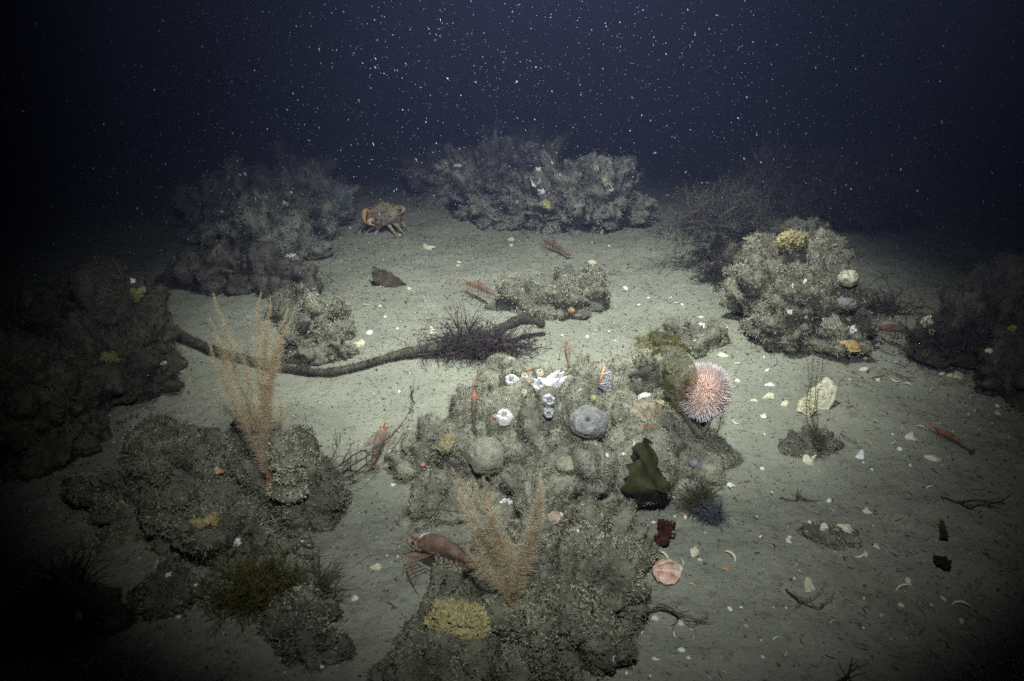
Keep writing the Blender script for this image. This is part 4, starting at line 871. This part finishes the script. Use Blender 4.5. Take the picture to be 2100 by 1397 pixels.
def chip_mesh(kind, seed):
    rg = np.random.default_rng(seed); mb = MB()
    if kind == 'sliver':
        n = 9; a = np.linspace(-1.1, 1.1, n); C = np.stack([np.sin(a) * .55, np.cos(a) * .5 - .4, .1 + .05 * np.cos(a)], 1); tube(mb, C, np.array([.02, .05, .08, .10, .09, .11, .08, .05, .02]), (1, 1, 1), 6, .35)
    elif kind == 'lump':
        d, F = ico(2); V = d * (1 + .45 * fbm(d * 1.7 + seed, 2, seed))[:, None] * [.5, .40, .24]; mb.add(V + [0, 0, .07], F, (1, 1, 1))
    else:
        n = 11; a = np.sort(rg.uniform(0, 2 * math.pi, n)); r = rg.uniform(.28, .58, n); ou = np.stack([np.cos(a) * r, np.sin(a) * r * .8, .06 * np.sin(a * 2 + seed)], 1)
        mid_ = ou * [.5, .5, 1] + [0, 0, .10]; Vt = np.concatenate([[[0, 0, .14]], mid_, ou]); Vb = Vt - [0, 0, .06]; N = len(Vt); F = []
        for k in range(n): k2 = (k + 1) % n; F += [(0, 1 + k, 1 + k2), (1 + k, 1 + n + k, 1 + n + k2), (1 + k, 1 + n + k2, 1 + k2), (1 + n + k, N + 1 + n + k, N + 1 + n + k2), (1 + n + k, N + 1 + n + k2, 1 + n + k2)]
        F += [tuple(N + q for q in f[::-1]) for f in F[:3 * n] if max(f) < N]; mb.add(np.concatenate([Vt, Vb]), F, (1, 1, 1))
    return mb
chips = {}
def chip_mats(c):
    k = 'chip_' + c
    if k not in _m:
        m = bpy.data.materials.new('shell_bit'); m.use_nodes = True; nt = m.node_tree; bs = nt.nodes['Principled BSDF']; nz = nt.nodes.new('ShaderNodeTexNoise'); nz.inputs['Scale'].default_value = 3.0; nz.inputs['Detail'].default_value = 4
        tc = nt.nodes.new('ShaderNodeTexCoord'); nt.links.new(tc.outputs['Object'], nz.inputs[0]); mx = nt.nodes.new('ShaderNodeMix'); mx.data_type = 'RGBA'; q = CN[c][1]; mx.inputs[6].default_value = tuple(v * .72 for v in q) + (1,); mx.inputs[7].default_value = tuple(min(1, v * 1.12) for v in q) + (1,)
        nt.links.new(nz.outputs[0], mx.inputs[0]); nt.links.new(mx.outputs[2], bs.inputs['Base Color']); bs.inputs['Roughness'].default_value = .6; _m[k] = m
    return _m[k]
proto = {}
for kind in ('sliver', 'lump', 'flake'):
    for c in CN:
        for v in range(3):
            me_o = chip_mesh(kind, v * 7 + 3).build('shell_bit', chip_mats(c), None, smooth=(kind != 'flake')); proto[(kind, c, v)] = me_o.data; bpy.data.objects.remove(me_o)
KN = {'sliver': 'curved shell sliver', 'lump': 'rounded shell bit', 'flake': 'jagged shell flake'}
def chip(px, py, size, c='w', kind='flake', tilt=.35, rg=random):
    p, nrm = hit(px, py); s_ = size * mpp(p) * (1.28 if kind == 'flake' else .95)
    o = bpy.data.objects.new('shell_fragment', proto[(kind, c, rg.randrange(3))]); COL.objects.link(o)
    up_ = (Vector(nrm) + Vector((rg.uniform(-tilt, tilt), rg.uniform(-tilt, tilt) - .25, 0))).normalized()
    Rm = frame(up_, rg.uniform(0, 6.28)).to_4x4(); o.matrix_world = Matrix.Translation(p + Vector(nrm) * .0006) @ Rm @ Matrix.Diagonal((s_, s_ * rg.uniform(.7, 1.1), s_, 1))
    sz = 'tiny' if size < 7 else ('small' if size < 13 else ('sizeable' if size < 24 else 'large'))
    key = f"{sz} {CN[c][0]} {KN[kind]} lying {where(px, py)}"; k = used.get(key, 0); used[key] = k + 1
    o['label'] = (ORD[k] if k < 10 else 'another ') + key; o['category'] = 'shell fragment'; o['group'] = 'shell bits scattered on the sea bed'
    return o
KNOWN = """482 1115 26 w f;508 650 18 g f;595 525 18 w f;757 685 18 w l;739 708 26 c f;583 420 10 w f;345 1178 14 w f;402 1200 12 w f;365 1267 13 w l;322 1158 26 c s;332 747 24 c l;357 805 9 w l;302 770 8 w l
644 1322 16 w s;660 1368 13 w l;655 1268 12 w l;585 1380 7 w l;635 1117 9 w l;498 975 10 c s;430 985 8 w l;448 965 20 o f;190 1135 10 g s;160 1266 24 c f;205 1278 14 c s;540 495 20 c s;587 385 14 w f;585 418 18 c f;530 600 9 g f
877 508 26 c f;1048 492 22 c f;1048 505 16 c l;940 545 10 c f;942 538 8 w f;820 482 10 c f;990 482 14 c s;1250 505 8 c f;1283 593 16 w l;1140 547 12 w s;1215 540 22 c l;838 592 12 c f;785 588 12 c f;752 626 14 c s;790 650 8 w f;822 660 8 w s;884 682 24 c f;926 684 22 c f;935 678 9 w f;878 655 12 w s;815 675 8 w l;780 628 8 w f;818 804 8 w l;790 740 6 g l;770 917 16 w s;800 927 8 w l
1310 625 8 w f;1375 610 9 g f;1388 622 14 w s;1438 652 14 c l;1442 668 14 w f;1425 700 8 c l;1418 716 14 c s;1485 730 22 c f;1512 747 14 w s;1490 672 9 w f;1567 733 8 w l;1572 760 13 w f;1515 782 16 c f;1580 790 18 w f;1548 822 14 c f;1565 855 16 w f;1568 892 7 w l;1508 868 16 w s;1485 905 10 c s;1610 830 22 c l;1578 816 26 c f;1520 842 12 c s;1400 625 7 w f;1330 612 8 w l;1285 665 14 c s;1280 672 8 w s;1205 692 10 w f;1217 686 8 w s;1262 700 7 w l;1250 680 7 w l
1748 678 22 w f;1775 735 16 w f;1772 760 22 c l;1715 735 16 c s;1700 728 18 c s;1800 780 14 w f;1836 782 22 c s;1860 790 22 c s;1962 773 32 c f;1932 768 16 c l;1825 655 18 c s;1840 652 12 w s;1900 658 26 c f;1912 680 18 c f;1838 745 14 w s;2030 720 18 c l;2045 742 14 m f;1805 710 18 w f;1795 865 18 c s;1815 850 10 c s;1850 877 8 w s;1912 800 18 c s;1990 815 14 c s;2000 845 16 c s;2045 848 16 c f;2046 833 9 w f;1985 850 8 c f;1888 877 20 c s;1925 870 12 w s;1870 897 26 c f;1832 910 18 w s;1845 922 13 w l;1783 907 12 c s;1763 935 26 w f;1663 945 34 c f;1912 940 26 c f;1855 937 12 c s;1866 955 8 w l;1563 961 16 w f;1498 995 20 w f;1700 1028 14 w l;1780 1050 22 c f;1660 1072 9 w l;1560 1101 9 w l;1620 1102 8 w f;1618 1110 14 c f;1905 1000 16 w s;1680 968 9 w s;1820 1120 18 g s;1797 1120 14 c f;1765 1140 28 c s;1775 1138 14 c l;1630 1165 20 w s;1635 1137 12 g s;1500 1140 34 c s;1425 1135 30 c f;1360 1140 34 c s;1400 1155 30 c s;1435 1150 14 c l;1405 1062 14 c l;1505 1070 12 c s;1420 1200 18 c s;1496 1250 17 w l;1520 1247 9 w l;1530 1285 12 m l;1397 1335 17 w l;1412 1350 10 w f;1345 1268 20 c f;1396 1278 18 c f;1383 1303 16 w s;1422 1309 14 w s;1317 1298 10 c l;1345 1352 14 c f;1258 1352 16 w s;1285 1382 9 w l;1333 1387 8 w l;1298 1370 9 w s;1452 1390 14 w s;1485 1380 14 c s;1660 1205 38 c f;1850 1205 44 c s;1862 1192 20 c l;1848 1243 18 c l;1968 1240 40 c s;1935 1230 20 c l;1972 1276 22 c l;1808 1262 16 g l;1706 1278 22 c s;1610 1342 18 c s;1612 1248 9 w l;1565 1348 10 w f;1590 1310 16 w s;1680 1298 12 m s;1772 1228 8 c l;1910 1242 9 c l;1320 980 12 w s;1380 1020 14 c f;1278 932 10 w l;1310 1200 7 w l;770 1165 26 c f;728 1228 24 c f;620 1110 7 w l;605 1260 16 w s;805 995 11 w f;1315 1010 8 w l;1245 935 14 w l;755 985 6 c l;1375 700 8 w f;1035 1030 16 w f;1300 910 16 w s;1340 1072 10 w f;1490 1165 18 o f;1190 800 10 c f;1160 860 12 c f
1690 1083 22 c f;1735 1084 28 c f;1712 1087 16 c s;1105 350 16 w f;1098 372 22 w f;1080 330 20 w f;1110 395 16 w f;1100 325 14 w l;930 330 18 w f;905 352 22 w f;940 340 14 w f;1132 335 12 w l;1250 385 20 c f;1090 318 14 w f;1075 405 12 c l;1060 415 12 c f;1230 475 14 c f;590 330 12 c f;545 340 14 c f;640 410 12 w f;590 470 12 c f;455 435 12 w l;448 490 14 w f;330 515 12 g f;470 365 12 c f;270 577 14 w f;1620 640 14 w f;1652 578 14 c l;1625 588 12 w f;1655 650 14 c l;1740 655 12 c f;1475 510 12 c f;1185 1090 10 w l;1150 1055 12 c l"""
FK = {'f': 'flake', 's': 'sliver', 'l': 'lump'}
kn = []
for ent in KNOWN.replace('\n', ';').split(';'):
    a_ = ent.split()
    if len(a_) == 5: chip(float(a_[0]), float(a_[1]), float(a_[2]), a_[3], FK[a_[4]]); kn.append(1)
extra = 0
while extra < 290 - len(kn):
    px, py = random.uniform(560, 2020), random.uniform(470, 1390)
    dens_ = .25 + .75 * (px > 1300) * (py > 620)
    if random.random() > dens_: continue
    p, nrm = hit(px, py)
    if p.z > G(p.x, p.y) + .01: continue
    chip(px, py, random.uniform(4, 8), random.choice('wwccgwd'), random.choice(['flake', 'sliver', 'lump'])); extra += 1

# uncountable grit, crumbs and dark flecks on the silt
gb2 = MB(); N = 34000; q = np.stack([rng.uniform(-1.6, 1.9, N), .6 + 2.6 * rng.uniform(0, 1, N) ** 1.2, np.zeros(N)], 1)
cl_ = fbm(q * 5, 3, 60) + .35 * np.clip(q[:, 0], 0, 1); q = q[cl_ > rng.uniform(-.35, .45, N)]; q[:, 2] = G(q[:, 0], q[:, 1]) + .0006; n = len(q)
kindc = rng.choice(4, n, p=[.20, .17, .33, .30]); pc = np.array([(.62, .62, .56), (.5, .46, .32), (.17, .16, .12), (.09, .085, .065)])[kindc] * rng.uniform(.8, 1.15, (n, 1))
crumbs(gb2, q, rng.uniform(.0006, .0021, n) * (1 + (kindc == 3) * .5) * (1 + .25 * q[:, 1]), pc, .3)
g_ = gb2.build('shell_grit', m_rock, smooth=False); g_['kind'] = 'stuff'; g_['label'] = 'fine shell grit and dark flecks strewn over the silt'
wb2 = MB(); N = 17000; q = np.stack([rng.uniform(-1.3, 1.7, N), rng.uniform(.7, 2.6, N), np.zeros(N)], 1); q = q[fbm(q * 4, 3, 66) > rng.uniform(-.4, .5, N)]; q[:, 2] = G(q[:, 0], q[:, 1]) + .001
strands(wb2, q, rng.normal(size=(len(q), 3)) * [1, 1, .12] + [0, 0, .1], rng.uniform(.003, .014, len(q)) * rng.uniform(.5, 1.3, len(q)), rng.uniform(.0006, .0022, len(q)), mcol((.10, .095, .07), len(q), .4), 1.8)
g_ = wb2.build('plant_litter', m_twig, smooth=False); g_['kind'] = 'stuff'; g_['label'] = 'thin dark plant litter strewn over the silt'

# drifting particles in the water
pb = MB(); N = 200000; q = np.stack([rng.uniform(-2.6, 3.0, N), rng.uniform(1.3, 5.5, N), rng.uniform(.02, 1.25, N)], 1); keep = q[:, 2] > .03 + .10 * rng.uniform(0, 1, N); q = q[keep]
n = len(q); sz = .00031 + .00024 * rng.pareto(2.4, n).clip(0, 4.5); D = np.stack([.45 + .25 * q[:, 0], np.zeros(n), -np.ones(n)], 1) + rng.normal(size=(n, 3)) * .25; D /= np.linalg.norm(D, axis=1, keepdims=True)
u = np.cross(D, [0, 1., 0]); u /= np.linalg.norm(u, axis=1, keepdims=True); v = np.cross(D, u)
B_ = np.stack([u, v, D], 2); V = np.einsum('nij,kj->nki', B_, OCT_V * [1, 1, 1.0]) ; V = np.einsum('nij,nkj->nki', B_, OCT_V[None] * np.stack([sz, sz, sz * rng.uniform(1, 2.6, n)], 1)[:, None, :]) + q[:, None, :]
F = (np.arange(n)[:, None, None] * 6 + OCT_F[None]).reshape(-1, 3); pb.add(V.reshape(-1, 3), F, (.36, .40, .48))
pm = M('drifting_speck', rough=.8, vary=.1, trans=.3); g_ = pb.build('marine_snow', pm, smooth=False); g_['kind'] = 'stuff'; g_['label'] = 'pale specks drifting in the dark water'

# ------------------------------------------------------------------ the sea water itself
hb = MB(); bx = np.array([[x, y, z] for x in (-82, 82) for y in (-22, 92) for z in (-1.2, 2.6)], float)
hf = [(0,1,3),(0,3,2),(4,6,7),(4,7,5),(0,4,5),(0,5,1),(2,3,7),(2,7,6),(0,2,6),(0,6,4),(1,5,7),(1,7,3)]
hm = bpy.data.materials.new('sea_water'); hm.use_nodes = True; hn = hm.node_tree
for n_ in list(hn.nodes):
    if n_.type != 'OUTPUT_MATERIAL': hn.nodes.remove(n_)
pv = hn.nodes.new('ShaderNodeVolumePrincipled'); pv.inputs['Color'].default_value = (.018, .021, .043, 1)
pv.inputs['Density'].default_value = .50; pv.inputs['Anisotropy'].default_value = 0.0
hn.links.new(pv.outputs[0], hn.nodes['Material Output'].inputs['Volume'])
hb.add(bx, hf, SILT); hz = hb.build('haze', hm, smooth=False); hz['kind'] = 'stuff'; hz['label'] = 'murky blue sea water'
